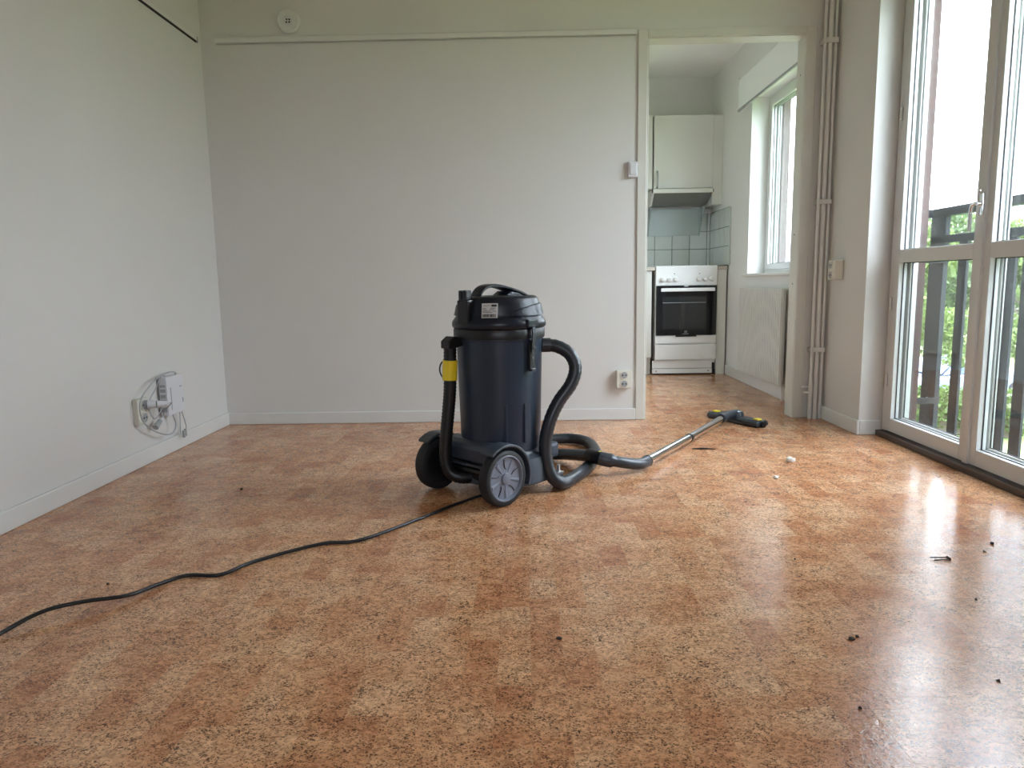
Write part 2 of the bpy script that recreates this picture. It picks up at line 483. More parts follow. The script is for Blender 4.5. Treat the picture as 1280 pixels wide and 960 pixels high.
# baseboards
def base(name, boxes, label):
    mb = MB()
    for b_ in boxes: mb.box(*b_)
    o = obj(name, mb, 'trim', bevel=0.004)
    tag(o, label, 'baseboard', kind='structure')
base('baseboard_left', [(XL, YF, 0, XL + .014, YB, .072)], 'white baseboard under the router wall')
base('baseboard_back', [(XL + .014, YB - .014, 0, .625, YB, .066)], 'white baseboard along the wall behind the vacuum cleaner')
base('baseboard_right', [(XR - .014, YP - .014, 0, XR, YB, .074), (XR, YP - .014, 0, XW, YP - .0005, .074)], 'white baseboard wrapping the pier beside the balcony door')
base('baseboard_kitchen', [(XK - .014, YB + .1, 0, XK, 5.93, .085)], 'white baseboard below the kitchen radiator')

# doorway lining and casing
t = thing('trim_1', 'cream painted casing and lining around the kitchen doorway', 'door casing', ((DX0 + DX1) / 2, YB, 0), kind='structure')
cx = (DX0 + DX1) / 2
for nm, b_ in (('casing', (.625, YB - .012, 0, .674, YB, 2.093)), ('casing', (DX1 + .002, YB - .012, 0, 1.562, YB, 2.093)),
               ('casing', (.674, YB - .012, DZ + .006, DX1 + .002, YB, 2.093))):
    obj(nm, B(b_[0] - cx, b_[1] - YB, b_[2], b_[3] - cx, b_[4] - YB, b_[5]), 'casing', t, bevel=0.003)
for b_ in ((DX0 - .012, YB - .004, 0, DX0, YB + .104, DZ + .012), (DX1, YB - .004, 0, DX1 + .012, YB + .104, DZ + .012), (DX0, YB - .004, DZ, DX1, YB + .104, DZ + .012)):
    obj('lining', B(b_[0] - cx, b_[1] - YB, b_[2], b_[3] - cx, b_[4] - YB, b_[5]), 'casing', t, bevel=0.002)
for z_ in (.75, 1.02, 1.86):
    obj('screw_hole', MB().cyl((DX1 - .0015 - cx, .05, z_), (DX1 - cx, .05, z_), .004, 10), 'dark', t)

# ------------------------------------------------------------------ cork blocks of the floor
def project(x, y, z):
    d = Vector((x, y, z)) - CAM
    k = d.dot(Fw)
    if k < .05: return None
    return 640 + FPX * d.dot(Rt) / k, 480 - FPX * d.dot(Up) / k
blocks = []
rg = random.Random(3)
cw = 0.0685
x = XL
col = 0
while x < 1.773:
    x1 = min(x + cw, 1.775)
    y = YF - rg.random() * .2
    while y < YK:
        ln = rg.choice((.095, .115, .115, .15, .19, .23))
        a, b_ = max(y, YF), min(y + ln, YK)
        if b_ - a > .01: blocks.append((x, x1, a, b_, rg.random(), rg.random(), rg.random()))
        y += ln
    x = x1
    col += 1
def area(bk):
    q = project((bk[0] + bk[1]) / 2, (bk[2] + bk[3]) / 2, 0)
    if not q or not (-10 < q[0] < 1290 and -10 < q[1] < 970): return 0
    d = (Vector(((bk[0] + bk[1]) / 2, (bk[2] + bk[3]) / 2, 0)) - CAM).length
    return (bk[1] - bk[0]) * (bk[3] - bk[2]) / d ** 3
blocks.sort(key=area, reverse=True)
def block_geo(mb, bk, ox=0, oy=0):
    x0, x1, y0, y1 = bk[0] - ox, bk[1] - ox, bk[2] - oy, bk[3] - oy
    e, g = .00018, .00003
    h = (bk[5] - .5) * .00012
    zt = -.0001 + h
    r = random.Random(bk[4])
    tl = [r.uniform(-.00006, .00006) for _ in range(4)]
    vs = [(x0 + g, y0 + g, -.004), (x1 - g, y0 + g, -.004), (x1 - g, y1 - g, -.004), (x0 + g, y1 - g, -.004),
          (x0 + g, y0 + g, zt - .00004), (x1 - g, y0 + g, zt - .00004), (x1 - g, y1 - g, zt - .00004), (x0 + g, y1 - g, zt - .00004),
          (x0 + e, y0 + e, zt + tl[0]), (x1 - e, y0 + e, zt + tl[1]), (x1 - e, y1 - e, zt + tl[2]), (x0 + e, y1 - e, zt + tl[3])]
    fs = [(8, 9, 10, 11)]
    for i in range(4):
        k = (i + 1) % 4
        fs += [(i, k, 4 + k, 4 + i), (4 + i, 4 + k, 8 + k, 8 + i)]
    mb.add(vs, fs)
def tone_attr(me, tones, per):
    at = me.color_attributes.new('tone', 'FLOAT_COLOR', 'POINT')
    data = []
    for tn in tones: data += list(tn) * per
    at.data.foreach_set('color', data)
for bk in blocks[:300]:
    mb = MB(); ox, oy = (bk[0] + bk[1]) / 2, (bk[2] + bk[3]) / 2
    block_geo(mb, bk, ox, oy)
    o = obj('cork_block', mb, 'cork', floor, loc=(ox, oy, 0))
    tone_attr(o.data, [(bk[4], bk[5], bk[6], 1)], 12)
mb = MB()
for bk in blocks[300:]: block_geo(mb, bk)
o = obj('cork_blocks', mb, 'cork', floor)
tone_attr(o.data, [(bk[4], bk[5], bk[6], 1) for bk in blocks[300:]], 12)
tag(o, 'smaller looking cork blocks of the far floor', kind='stuff')

# ------------------------------------------------------------------ balcony door
def sash(parent, name, y0, y1, z0, z1, splits, sw, x0, x1, gx, lab=None, sw2=None, rb=None, rt=None, mr=.06, glass=True, col='frame'):
    """one glazed sash: stiles sw/sw2, rails, mullion rails at z splits; panes as sub-parts"""
    sw2 = sw2 or sw; rb = rb or sw; rt = rt or sw
    mb = MB()
    mb.box(x0, y0, z0, x1, y0 + sw, z1, .003).box(x0, y1 - sw2, z0, x1, y1, z1, .003)
    mb.box(x0, y0 + sw, z0, x1, y1 - sw2, z0 + rb, .003).box(x0, y0 + sw, z1 - rt, x1, y1 - sw2, z1, .003)
    zs = [z0 + rb]
    for s_ in splits:
        mb.box(x0, y0 + sw, s_ - mr / 2, x1, y1 - sw2, s_ + mr / 2, .003)
        zs += [s_ - mr / 2, s_ + mr / 2]
    zs.append(z1 - rt)
    s = obj(name, mb, col, parent)
    for i in range(0, len(zs), 2):
        if glass: obj('pane', B(gx, y0 + sw - .004, zs[i] - .004, gx + .004, y1 - sw2 + .004, zs[i + 1] + .004), 'glass', s)
        if glass:
            g = MB()
            a, b_, c, d = y0 + sw, y1 - sw2, zs[i], zs[i + 1]
            for (p, q, r_, u) in ((a, a + .003, c, d), (b_ - .003, b_, c, d), (a, b_, c, c + .003), (a, b_, d - .003, d)):
                g.box(gx - .004, p, r_, gx - .0005, q, u)
            obj('glazing_seal', g, 'seal', s)
    return s
door = thing('door_1', 'white double glazed balcony doors opening onto a grey railing', 'balcony door', (0, 0, 0), kind='structure')
fr = MB().box(1.776, 3.497, 0.03, XM, BY1, BZ, .003).box(1.776, BY0, 0.03, XM, BY0 + .038, BZ, .003).box(1.776, BY0 + .038, 2.176, XM, 3.497, BZ, .003)
obj('door_frame', fr, 'frame', door)
obj('frame_stop', MB().box(1.846, 3.472, 0.03, XM, 3.497, 2.176, .003).box(1.846, BY0 + .038, 0.03, XM, BY0 + .062, 2.176, .003), 'framedim', door)
obj('threshold', B(1.745, BY0, 0, XM, BY1, 0.028, .004), 'thr', door)
ym = 2.8535
for (a, b_, s1, s2) in ((ym + .001, 3.496, .0415, .046), (2.209, ym - .001, .046, .0665)):
    s = sash(door, 'door_leaf', a, b_, .034, 2.172, (.8755,), s1, XW, 1.812, 1.797, sw2=s2, rb=.064, rt=.07)
    s2_ = sash(door, 'outer_leaf', a + .012, b_ - .006, .040, 2.168, (.8755,), s1 - .004, 1.822, 1.842, 1.834, sw2=s2 - .010 if s2 > .05 else s2 + .004, rb=.064, rt=.07, col='framedim')
# strip covering the meeting edge, then the handle on it
obj('cover_strip', B(1.762, ym - .030, .034, XW + .001, ym + .0, 2.172, .002), 'frame', door)
h = obj('door_handle', MB().box(1.752, 2.826, 1.008, 1.763, 2.846, 1.090, .003).cyl((1.757, 2.836, 1.052), (1.738, 2.836, 1.052), .008, 14), 'chrome', door)
obj('lever', MB().tube(spline([(1.738, 2.832, 1.053), (1.736, 2.848, 1.053), (1.736, 2.862, 1.046), (1.737, 2.870, 1.02), (1.738, 2.873, .985), (1.739, 2.875, .950)], .006), .0075, 12), 'chrome', h)
obj('latch_hook', MB().tube(spline([(1.752, 2.832, 1.09), (1.746, 2.832, 1.102), (1.742, 2.838, 1.106), (1.742, 2.85, 1.104)], .006), .0035, 8), 'chrome', h)
for z_ in (.25, .62, 1.5):
    obj('hinge', MB().cyl((1.768, 3.500, z_), (1.768, 3.500, z_ + .06), .006, 12), 'frame', door)

# window added behind the camera to light the room, none known there
w2 = thing('added_window', 'added unseen window letting extra daylight in behind the camera', 'window', (0, YF, 0), kind='structure')
obj('window_frame', MB().box(FX0, -.09, FZ0, FX0 + .05, -.03, FZ1, .003).box(FX1 - .05, -.09, FZ0, FX1, -.03, FZ1, .003).box(FX0 + .05, -.09, FZ0, FX1 - .05, -.03, FZ0 + .05, .003).box(FX0 + .05, -.09, FZ1 - .05, FX1 - .05, -.03, FZ1, .003), 'frame', w2)
for a_, b_ in ((FX0 + .05, FX1 - .05),): obj('pane', B(a_, -.062, FZ0 + .05, b_, -.058, FZ1 - .05), 'glass', w2)
obj('window_sill', B(FX0 - .03, -.03, FZ0 - .02, FX1 + .03, .05, FZ0, .004), 'trim', w2)
# kitchen window
w1 = thing('window_1', 'white framed kitchen window with a marble sill', 'window', (0, 0, 0), kind='structure')
kx = 1.800
f1 = MB().box(kx, WY1 - .03, WZ0 + .02, XM, WY1, WZ1, .003).box(kx, WY0, WZ0 + .02, XM, WY0 + .03, WZ1, .003).box(kx, WY0 + .03, WZ0 + .02, XM, WY1 - .03, WZ0 + .045, .003).box(kx, WY0 + .03, WZ1 - .03, XM, WY1 - .03, WZ1, .003)
obj('window_frame', f1, 'frame', w1)
sash(w1, 'window_sash', WY0 + .031, WY1 - .031, WZ0 + .046, WZ1 - .031, (), .042, kx - .004, 1.830, 1.818)
sash(w1, 'outer_sash', WY0 + .035, WY1 - .038, WZ0 + .05, WZ1 - .036, (), .042, 1.840, 1.866, 1.856, col='framedim')
obj('window_sill', B(XK - .038, WY0, WZ0, kx + .002, WY1 + .03, WZ0 + .02, .004), 'trim', w1)
obj('window_handle', MB().box(kx - .022, WY0 + .042, 1.33, kx - .004, WY0 + .062, 1.40, .003).box(kx - .034, WY0 + .047, 1.28, kx - .022, WY0 + .058, 1.39, .003), 'steel', w1)

# ------------------------------------------------------------------ vacuum cleaner
ux, uy = 0.678, 0.735
VX, VY = -0.210, 2.568
vac = thing('vacuum_cleaner', 'dark grey wet and dry vacuum cleaner on wheels with hose and floor tool', 'vacuum cleaner', (VX, VY, 0), math.atan2(uy, ux))
def loc(x, y, z):   # world -> machine coordinates (x forward, y to its left)
    dx, dy = x - VX, y - VY
    return (dx * ux + dy * uy, -dx * uy + dy * ux, z)
CU = 0.171
# tank
tank = MB().lathe([(.150, .10), (.152, .17), (.1545, .30), (.158, .45), (.161, .572), (.166, .574), (.166, .580)], 64, (CU, 0, 0))
tk = obj('tank', tank, 'tank', vac)
for ang in (100, 128):
    a = math.radians(360 - ang)
    r0 = .1535
    p = Matrix.Translation((CU, 0, 0)) @ Matrix.Rotation(math.radians(-ang), 4, 'Z')
    obj('rib', MB().box(r0 - .004, -.005, .20, r0 + .006, .005, .345, .003).xf(p), 'tank', tk)
obj('gasket', MB().lathe([(.160, .578), (.1705, .580), (.1715, .586), (.1715, .611), (.168, .616), (.15, .616)], 64, (CU, 0, 0)), 'black', vac)
# lid
lidp = [(.15, .617), (.172, .618), (.176, .624), (.1765, .634), (.174, .643), (.167, .652), (.1615, .660), (.160, .668), (.155, .695), (.148, .722), (.143, .729), (.132, .734), (.118, .732), (.10, .7265), (.05, .724), (.0, .7235)]
ld = obj('lid', MB().lathe(lidp[:-1] + [(.002, .7235)], 64, (CU, 0, 0)), 'lid', vac)
# raised cowl on the flank that sweeps down to the rim
def arc_patch(a0, a1, rz, n=26, thick=.004):
    vs = []; fs = []
    for i in range(n + 1):
        f = i / n
        a = math.radians(a0 + (a1 - a0) * f)
        prof = rz(f)
        for r, z in prof: vs.append((CU + r * math.cos(a), r * math.sin(a), z))
    m = len(prof)
    for i in range(n):
        for j in range(m - 1): fs.append((i * m + j, (i + 1) * m + j, (i + 1) * m + j + 1, i * m + j + 1))
        fs.append((i * m + m - 1, (i + 1) * m + m - 1, (i + 1) * m, i * m))
    fs.append(tuple(range(m))); fs.append(tuple(reversed([n * m + j for j in range(m)])))
    return MB().add(vs, fs, True)
def cowl(f):
    t_ = math.sin(PI * f) ** .6
    zt = .668 + .036 * t_
    def rr(z): return .160 - (z - .668) * .2
    return [(rr(.664) - .004, .664), (rr(.664) + .0075, .664), (rr(zt) + .004 + .002 * t_, zt), (rr(zt) - .004, zt + .003)]
obj('lid_cowl', arc_patch(-120, 10, cowl), 'lid', ld)
obj('lid_cowl', arc_patch(60, 170, cowl), 'lid', ld)
# carrying handle, an arch running front to back over the lid
hp = [(CU - .118, 0, .715), (CU - .112, 0, .742), (CU - .088, 0, .764), (CU - .045, 0, .772), (CU, 0, .768), (CU + .05, 0, .757), (CU + .095, 0, .742), (CU + .128, 0, .725)]
hs = spline(hp, .008)
hv = []; hf = []
for i, q in enumerate(hs):
    f = i / (len(hs) - 1)
    hwid = .026 + .034 * max(0, f - .25) ** 1.3
    th = .013 - .004 * f
    for (yy, zz) in ((-1, -.5), (-1, .15), (-.7, .5), (.7, .5), (1, .15), (1, -.5), (.6, -.62), (-.6, -.62)):
        hv.append((q.x, yy * hwid, q.z + zz * th))
for i in range(len(hs) - 1):
    for k in range(8): hf.append((i * 8 + k, i * 8 + (k + 1) % 8, (i + 1) * 8 + (k + 1) % 8, (i + 1) * 8 + k))
hf += [tuple(range(8))[::-1], tuple((len(hs) - 1) * 8 + k for k in range(8))]
obj('carry_handle', MB().add(hv, hf, True), 'lid', vac, sharp=50)
obj('handle_root', MB().prism([(CU - .02, .722), (CU + .03, .750), (CU + .07, .744), (CU + .130, .722)], -.042, .042, 'Y'), 'lid', vac, bevel=.008)
obj('handle_well', MB().lathe([(.10, .7255), (.098, .731), (.08, .7345), (.03, .735), (.002, .735)], 40, (CU + .005, 0, 0), sy=.55), 'black', vac)
# cable hook at the back of the lid
hk = MB()
hk.box(CU - .178, -.020, .635, CU - .140, .036, .722, .006).box(CU - .172, -.006, .70, CU - .142, .012, .757, .005).box(CU - .172, .016, .70, CU - .142, .034, .757, .005)
obj('cable_hook', hk, 'black', vac)
# sticker on the lid's camera side with print
sa = math.radians(-147)
SM = Matrix.Translation((CU, 0, 0)) @ Matrix.Rotation(sa, 4, 'Z') @ Matrix.Translation((.1575, 0, .684)) @ Matrix.Rotation(math.radians(-11), 4, 'Y')
def curved(y0, z0, y1, z1, off, n=8):
    vs = []; fs = []
    for i in range(n + 1):
        y = y0 + (y1 - y0) * i / n
        for z in (z0, z1):
            for d in (0, .0008):
                R_ = .1575 - z * .19
                vs.append((math.sqrt(max(0, .1575 ** 2 - y * y)) - .1575 + off + d, y, z))
    for i in range(n):
        a = i * 4; b_ = a + 4
        fs += [(a + 1, b_ + 1, b_ + 3, a + 3), (a, a + 2, b_ + 2, b_), (a, b_, b_ + 1, a + 1), (a + 2, a + 3, b_ + 3, b_ + 2)]
    fs += [(0, 1, 3, 2), (n * 4, n * 4 + 2, n * 4 + 3, n * 4 + 1)]
    return MB().add(vs, fs, True)
st = obj('rating_label', curved(-.029, -.026, .029, .026, .0010).xf(SM), 'paper', vac)
pr = MB()
def ink(y0, z0, y1, z1):
    c = curved(y0, z0, y1, z1, .0016, 2); pr.add(c.v, c.f)
yy = -.025
rg = random.Random(5)
while yy < .022:
    wd = rg.choice((.0012, .0022, .003)); ink(yy, -.0235, yy + wd, -.0125); yy += wd + rg.choice((.0009, .0014))
ink(.006, .014, .025, .0215)
for (a, b_, z_) in ((-.024, -.008, .018), (-.006, .003, .018), (-.025, -.013, .008), (.004, .022, .009), (-.025, -.010, .003), (.000, .018, .004), (-.025, .006, -.002), (.010, .024, -.002), (-.025, .010, -.0065)):
    yy = a
    while yy < b_:
        wd = rg.uniform(.0012, .0028); ink(yy, z_ - .0011, min(yy + wd, b_), z_ + .0011); yy += wd + .0009
obj('label_print', pr.xf(SM), 'ink', st)
# two latches
for sgn in (-1, 1):
    a = math.radians(-92 if sgn < 0 else 92)
    Lm = Matrix.Translation((CU, 0, 0)) @ Matrix.Rotation(a, 4, 'Z')
    lt = obj('latch', MB().box(.157, -.014, .470, .174, .014, .560, .004).box(.166, -.010, .540, .181, .010, .575, .003).xf(Lm), 'black', vac)
    obj('clasp', MB().prism([(.1785, .623), (.1835, .622), (.1860, .600), (.1835, .572), (.178, .530), (.174, .530), (.179, .574), (.181, .600)], -.0085, .0085, 'Y').xf(Lm), 'grip', lt)
    obj('clasp_tip', MB().box(.163, -.011, .462, .180, .011, .474, .003).xf(Lm), 'grip', lt)
    obj('strike', MB().box(.166, -.026, .621, .1805, .026, .650, .004).xf(Lm), 'lid', lt)
# chassis: flared skirt round the tank
def sup(a, b_, n, e, cxx, z):
    out = []
    for i in range(n):
        t_ = 2 * PI * i / n
        c, s_ = math.cos(t_), math.sin(t_)
        out.append((cxx + a * math.copysign(abs(c) ** e, c), b_ * math.copysign(abs(s_) ** e, s_), z))
    return out
def loft(rings, cap=True):
    n = len(rings[0]); vs = []; fs = []
    for r in rings: vs += r
    for j in range(len(rings) - 1):
        for i in range(n):
            k = (i + 1) % n
            fs.append((j * n + i, j * n + k, (j + 1) * n + k, (j + 1) * n + i))
    if cap: fs += [tuple(reversed(range(n))), tuple((len(rings) - 1) * n + i for i in range(n))]
    return MB().add(vs, fs, True)
sk = loft([sup(.172, .186, 56, .86, .185, .045), sup(.176, .190, 56, .86, .185, .05), sup(.170, .184, 56, .88, .182, .125), sup(.167, .180, 56, .9, .180, .140), sup(.162, .168, 56, .95, .176, .147), sup(.156, .158, 56, 1, .173, .156), sup(.153, .154, 56, 1, CU, .166)])
ch = obj('chassis', sk, 'chassis', vac, sharp=28)
obj('bumper', MB().box(.33, -.095, .090, .405, .095, .152, .014), 'chassis', ch)
# rear cross beam with its arched fenders
bp = [(-.008, .135), (-.012, .18), (-.004, .198), (.020, .207), (.075, .207), (.10, .19), (.10, .135)]
obj('rear_beam', MB().prism(bp, -.150, .150, 'Y'), 'chassis', ch, bevel=.006)
for sgn in (-1, 1):
    pts_o = []; pts_i = []
    for i in range(17):
        a = math.radians(128 - i * (128 + 22) / 16)
        ro, ri = .1235, .1135
        pts_o.append((ro * math.cos(a), .100 + ro * math.sin(a))); pts_i.append((ri * math.cos(a), .100 + ri * math.sin(a)))
    y0, y1 = sgn * .140, sgn * .200
    obj('fender', MB().prism(pts_o + pts_i[::-1], min(y0, y1), max(y0, y1), 'Y'), 'chassis', ch, bevel=.003)
    obj('fender_web', MB().prism([(.118, .05), (.118, .16), (.05, .2), (-.0, .2), (.0, .14), (.05, .05)], sgn * .138, sgn * .146, 'Y'), 'chassis', ch)
obj('undercarriage', MB().box(.01, -.140, .055, .16, .140, .135, .01).cyl((.0, -.15, .10), (.0, .15, .10), .012, 14), 'black', vac)
obj('foot_bar', MB().box(-.018, -.10, .118, .0, .135, .128, .003), 'grip', vac)
# wheels
def wheel(sgn):
    y0 = sgn * .148
    def L_(prof): return [(r, z) for r, z in prof]
    T = Matrix.Translation((0, 0, .1005)) @ Matrix.Rotation(-sgn * PI / 2, 4, 'X')
    ty = MB().lathe([(.070, .150), (.094, .150), (.0985, .153), (.1005, .159), (.1005, .185), (.0985, .192), (.094, .195), (.0845, .195), (.0835, .190), (.0833, .186)], 56, caps=False).xf(T)
    wh = obj('wheel', ty, 'rubber', vac)
    obj('inner_disc', MB().lathe([(.002, .153), (.086, .153), (.086, .160), (.002, .160)], 40).xf(T), 'black', wh)
    hb = obj('hub', MB().lathe([(.083, .185), (.083, .1945), (.079, .196), (.0765, .193), (.074, .1865), (.045, .1845), (.020, .1875), (.0195, .1925), (.016, .194), (.001, .194)], 48).xf(T), 'hub', wh)
    for k in range(5):
        a = 2 * PI * k / 5 + .35
        mb_ = MB()
        pts = [(.033, -.004), (.040, .001), (.050, .003), (.060, .003), (.069, .003)]
        P = [(r * math.cos(a) - s_ * math.sin(a), r * math.sin(a) + s_ * math.cos(a), .1865 + (r - .03) * .02) for r, s_ in pts]
        obj('hub_slot', mb_.tube(P, .0016, 6).xf(T), 'black', wh)
        a2 = a + PI / 5
        P = [(r * math.cos(a2), r * math.sin(a2), .1862) for r in (.024, .045, .070)]
        obj('hub_spoke', MB().tube(P, .005, 8, radii=[.004, .006, .009], flat=.35).xf(T), 'hub', wh)
wheel(-1); wheel(1)
# casters under the front
for (cu, cv) in ((.305, -.165), (.315, .165)):
    cs = obj('caster', MB().cyl((cu, cv - .011, .025), (cu, cv + .011, .025), .025, 24), 'rubber', vac)
    fk = MB()
    for s_ in (-1, 1): fk.box(cu - .012, cv + s_ * .0145 - .001, .018, cu + .022, cv + s_ * .0145 + .001, .058)
    fk.box(cu - .012, cv - .0155, .056, cu + .022, cv + .0155, .060).cyl((cu + .01, cv, .058), (cu + .01, cv, .085), .007, 12)
    obj('caster_fork', fk, 'steel', cs)
# drain hose at the back with its yellow clip
dp = [(-.022, .060, .572), (-.024, .062, .50), (-.026, .064, .40), (-.034, .070, .30), (-.044, .076, .20), (-.046, .076, .13), (-.036, .062, .085), (-.012, .035, .068), (.03, .01, .066)]
def ribbed(pts, r, pitch, amp, n=14):
    q = spline(pts, pitch)
    # even spacing along the length
    out = [q[0]]; acc = 0.0
    for a, b_ in zip(q, q[1:]):
        acc += (b_ - a).length
        if acc >= pitch / 2: out.append(b_); acc = 0
    return MB().tube(out, r, n, radii=[r + (amp if i % 2 else -amp) for i in range(len(out))])
dh = obj('drain_hose', ribbed(dp, .0235, .006, .0012), 'black', vac, sharp=80)
obj('yellow_clip', MB().tube(spline([(-.0235, .0615, .505), (-.0245, .063, .47), (-.0255, .064, .432)], .01), .0275, 18), 'yellow', dh, sharp=50)
obj('clip_strap', MB().tube(spline([(-.030, .075, .51), (-.040, .095, .49), (-.042, .098, .46), (-.034, .085, .43)], .006), .003, 8), 'black', dh)
obj('hose_bracket', MB().prism([(.02, .555), (.02, .585), (-.022, .592), (-.048, .575), (-.048, .548), (-.020, .548)], .036, .084, 'Y'), 'black', vac, bevel=.004)
# suction hose: port, arc, loop on the floor
port = loc(.066, 2.695, .546); port2 = loc(.098, 2.697, .546)
hz = [(.085, 2.697, .546), (.125, 2.690, .540), (.170, 2.680, .512), (.190, 2.665, .462), (.172, 2.650, .402), (.126, 2.635, .340), (.092, 2.620, .27), (.074, 2.615, .19), (.078, 2.612, .115), (.098, 2.612, .058), (.130, 2.625, .030),
      (.165, 2.672, .0265), (.246, 2.845, .026), (.296, 3.017, .026), (.313, 3.144, .026), (.296, 3.329, .026), (.226, 3.415, .026), (.128, 3.405, .026), (.03, 3.35, .026), (-.02, 3.24, .026), (.0, 3.14, .026), (.07, 3.09, .028), (.16, 3.06, .035), (.229, 2.955, .056), (.277, 2.870, .072)]
pts = [loc(*q) for q in hz]
obj('suction_hose', ribbed(pts, .0245, .009, .0007, 16), 'hose', vac, sharp=80)
obj('hose_port', MB().cyl(port, port2, .027, 24), 'grip', vac)
gp = [(.262, 2.872, .071), (.301, 2.836, .070), (.323, 2.834, .066)]
obj('hose_cuff', MB().tube([loc(*q) for q in spline([(.262, 2.890, .071), (.285, 2.852, .071), (.303, 2.837, .070)], .01)], .0285, 20), 'black', vac, sharp=50)
obj('cuff_mark', MB().box(-.006, -.004, 0, .006, .004, .004, .001).xf(Matrix.Translation(Vector(loc(.300, 2.838, .0955)))), 'yellow', vac)
gq = spline([(.300, 2.838, .070), (.323, 2.832, .066), (.376, 2.834, .055), (.434, 2.852, .042), (.470, 2.874, .036), (.493, 2.905, .034), (.510, 2.934, .034)], .008)
obj('hand_tube', MB().tube([loc(*q) for q in gq], .024, 20, radii=[.0285 if i < 7 else (.0225 if i < len(gq) - 6 else .0235) for i in range(len(gq))]), 'grip', vac, sharp=40)
wa, wbp, wc = Vector((.505, 2.926, .034)), Vector((.783, 3.362, .035)), Vector((1.062, 3.808, .043))
wand = obj('wand_tube', MB().tube([loc(*q) for q in (wa, wbp)], .0185, 20), 'chrome', vac, sharp=50)
wan2 = obj('wand_tube', MB().tube([loc(*q) for q in (wbp, wc)], .0172, 20), 'chrome', vac, sharp=50)
dd = (wbp - wa).normalized()
obj('wand_collar', MB().tube([loc(*q) for q in (wbp - dd * .010, wbp + dd * .006)], .0205, 20), 'black', wand, sharp=50)
obj('wand_collar', MB().tube([loc(*q) for q in (wa - dd * .002, wa + dd * .010)], .0245, 20), 'black', wand, sharp=50)
# floor tool
fa = math.atan2(-.868, .496)
NM = Matrix.Rotation(-math.atan2(uy, ux), 4, 'Z') @ Matrix.Translation((1.165 - VX, 3.905 - VY, 0)) @ Matrix.Rotation(fa, 4, 'Z')
hd = MB().prism([(-.045, .006), (-.045, .026), (-.030, .036), (.030, .036), (.047, .024), (.047, .006)], -.182, .182, 'X')
hd.v = [(v[0], v[1], v[2]) for v in hd.v]
head = obj('floor_tool', hd.xf(NM), 'grip', vac, bevel=.005)
obj('brush_strip', MB().box(-.176, -.038, .0, .176, -.030, .010).box(-.176, .030, .0, .176, .038, .010).xf(NM), 'black', head)
for s_ in (-1, 1):
    obj('yellow_button', MB().box(s_ * .150 - .016, -.018, .033, s_ * .150 + .016, .016, .043, .004).xf(NM), 'yellow', head)
    obj('end_wheel', MB().cyl((s_ * .178, .0, .016), (s_ * .194, .0, .016), .016, 18).xf(NM), 'black', head)
obj('swivel', MB().lathe([(.040, .030), (.040, .046), (.034, .060), (.016, .068), (.002, .069)], 28, (0, 0, 0)).xf(NM), 'grip', head)
obj('tool_neck', MB().tube([loc(*q) for q in spline([(1.050, 3.790, .043), (1.085, 3.830, .045), (1.120, 3.868, .048), (1.155, 3.897, .046)], .01)], .0245, 18), 'grip', head, sharp=50)
# mains cord
cp = [(-.10, 2.62, .05), (-.13, 2.57, .012), (-.185, 2.535, .006), (-.275, 2.417, .006), (-.367, 2.284, .006), (-.512, 2.101, .006), (-.627, 2.07, .006), (-.774, 1.941, .006), (-.835, 1.845, .006), (-.924, 1.843, .006), (-.972, 1.786, .007), (-1.010, 1.700, .014), (-1.085, 1.640, .026), (-1.155, 1.590, .024), (-1.200, 1.500, .010), (-1.215, 1.380, .006), (-1.23, 1.2, .006), (-1.30, .9, .006), (-1.45, .6, .006)]
obj('power_cord', MB().tube([loc(*q) for q in spline(cp, .012)], .0052, 8), 'black', vac, sharp=80)

# ------------------------------------------------------------------ fittings of the living room
# picture rail on the back wall
o = obj('picture_rail', MB().prism([(-.022, -.015), (-.022, .008), (-.016, .015), (0, .015), (0, -.010), (-.012, -.015)], -1.624, .614, 'X').xf(Matrix.Translation((0, YB, 2.082))), 'trim', None)
tag(o, 'long white picture rail across the wall beside the doorway', 'picture rail')
obj('rail_shade_strip', B(-1.622, YB - .006, 2.0635, .612, YB, 2.068), 'framedim', o)  # darker strip standing in for the shade beneath the rail
rl = obj('picture_rail', MB().box(XL, 0.4, 2.064, XL + .012, 3.945, 2.082, .002), 'trim')
tag(rl, 'picture rail on the wall above the router', 'picture rail')
obj('rail_shade_strip', B(XL, 0.4, 2.058, XL + .010, 3.945, 2.064), 'dark', rl)  # dark strip drawn in as the shaded underside of this rail
obj('rail_end', B(XL, 3.944, 2.056, XL + .014, 3.952, 2.084), 'greyp', rl)
# lamp outlet cover
t = thing('lamp_outlet', 'round white lamp outlet cover high on the wall', 'outlet', (-1.228, YB, 2.173))
obj('cover', MB().lathe([(.062, 0), (.062, .008), (.054, .016), (.025, .020), (.022, .016), (.001, .016)], 40, axis='Y').xf(Matrix.Scale(-1, 4, (0, 1, 0))), 'trim', t)
for (a, c) in ((-.006, .007), (.008, .006), (-.008, -.007), (.007, -.007)):
    obj('terminal', MB().cyl((a, -.018, c), (a, -.0155, c), .0045, 10), 'dark', t)
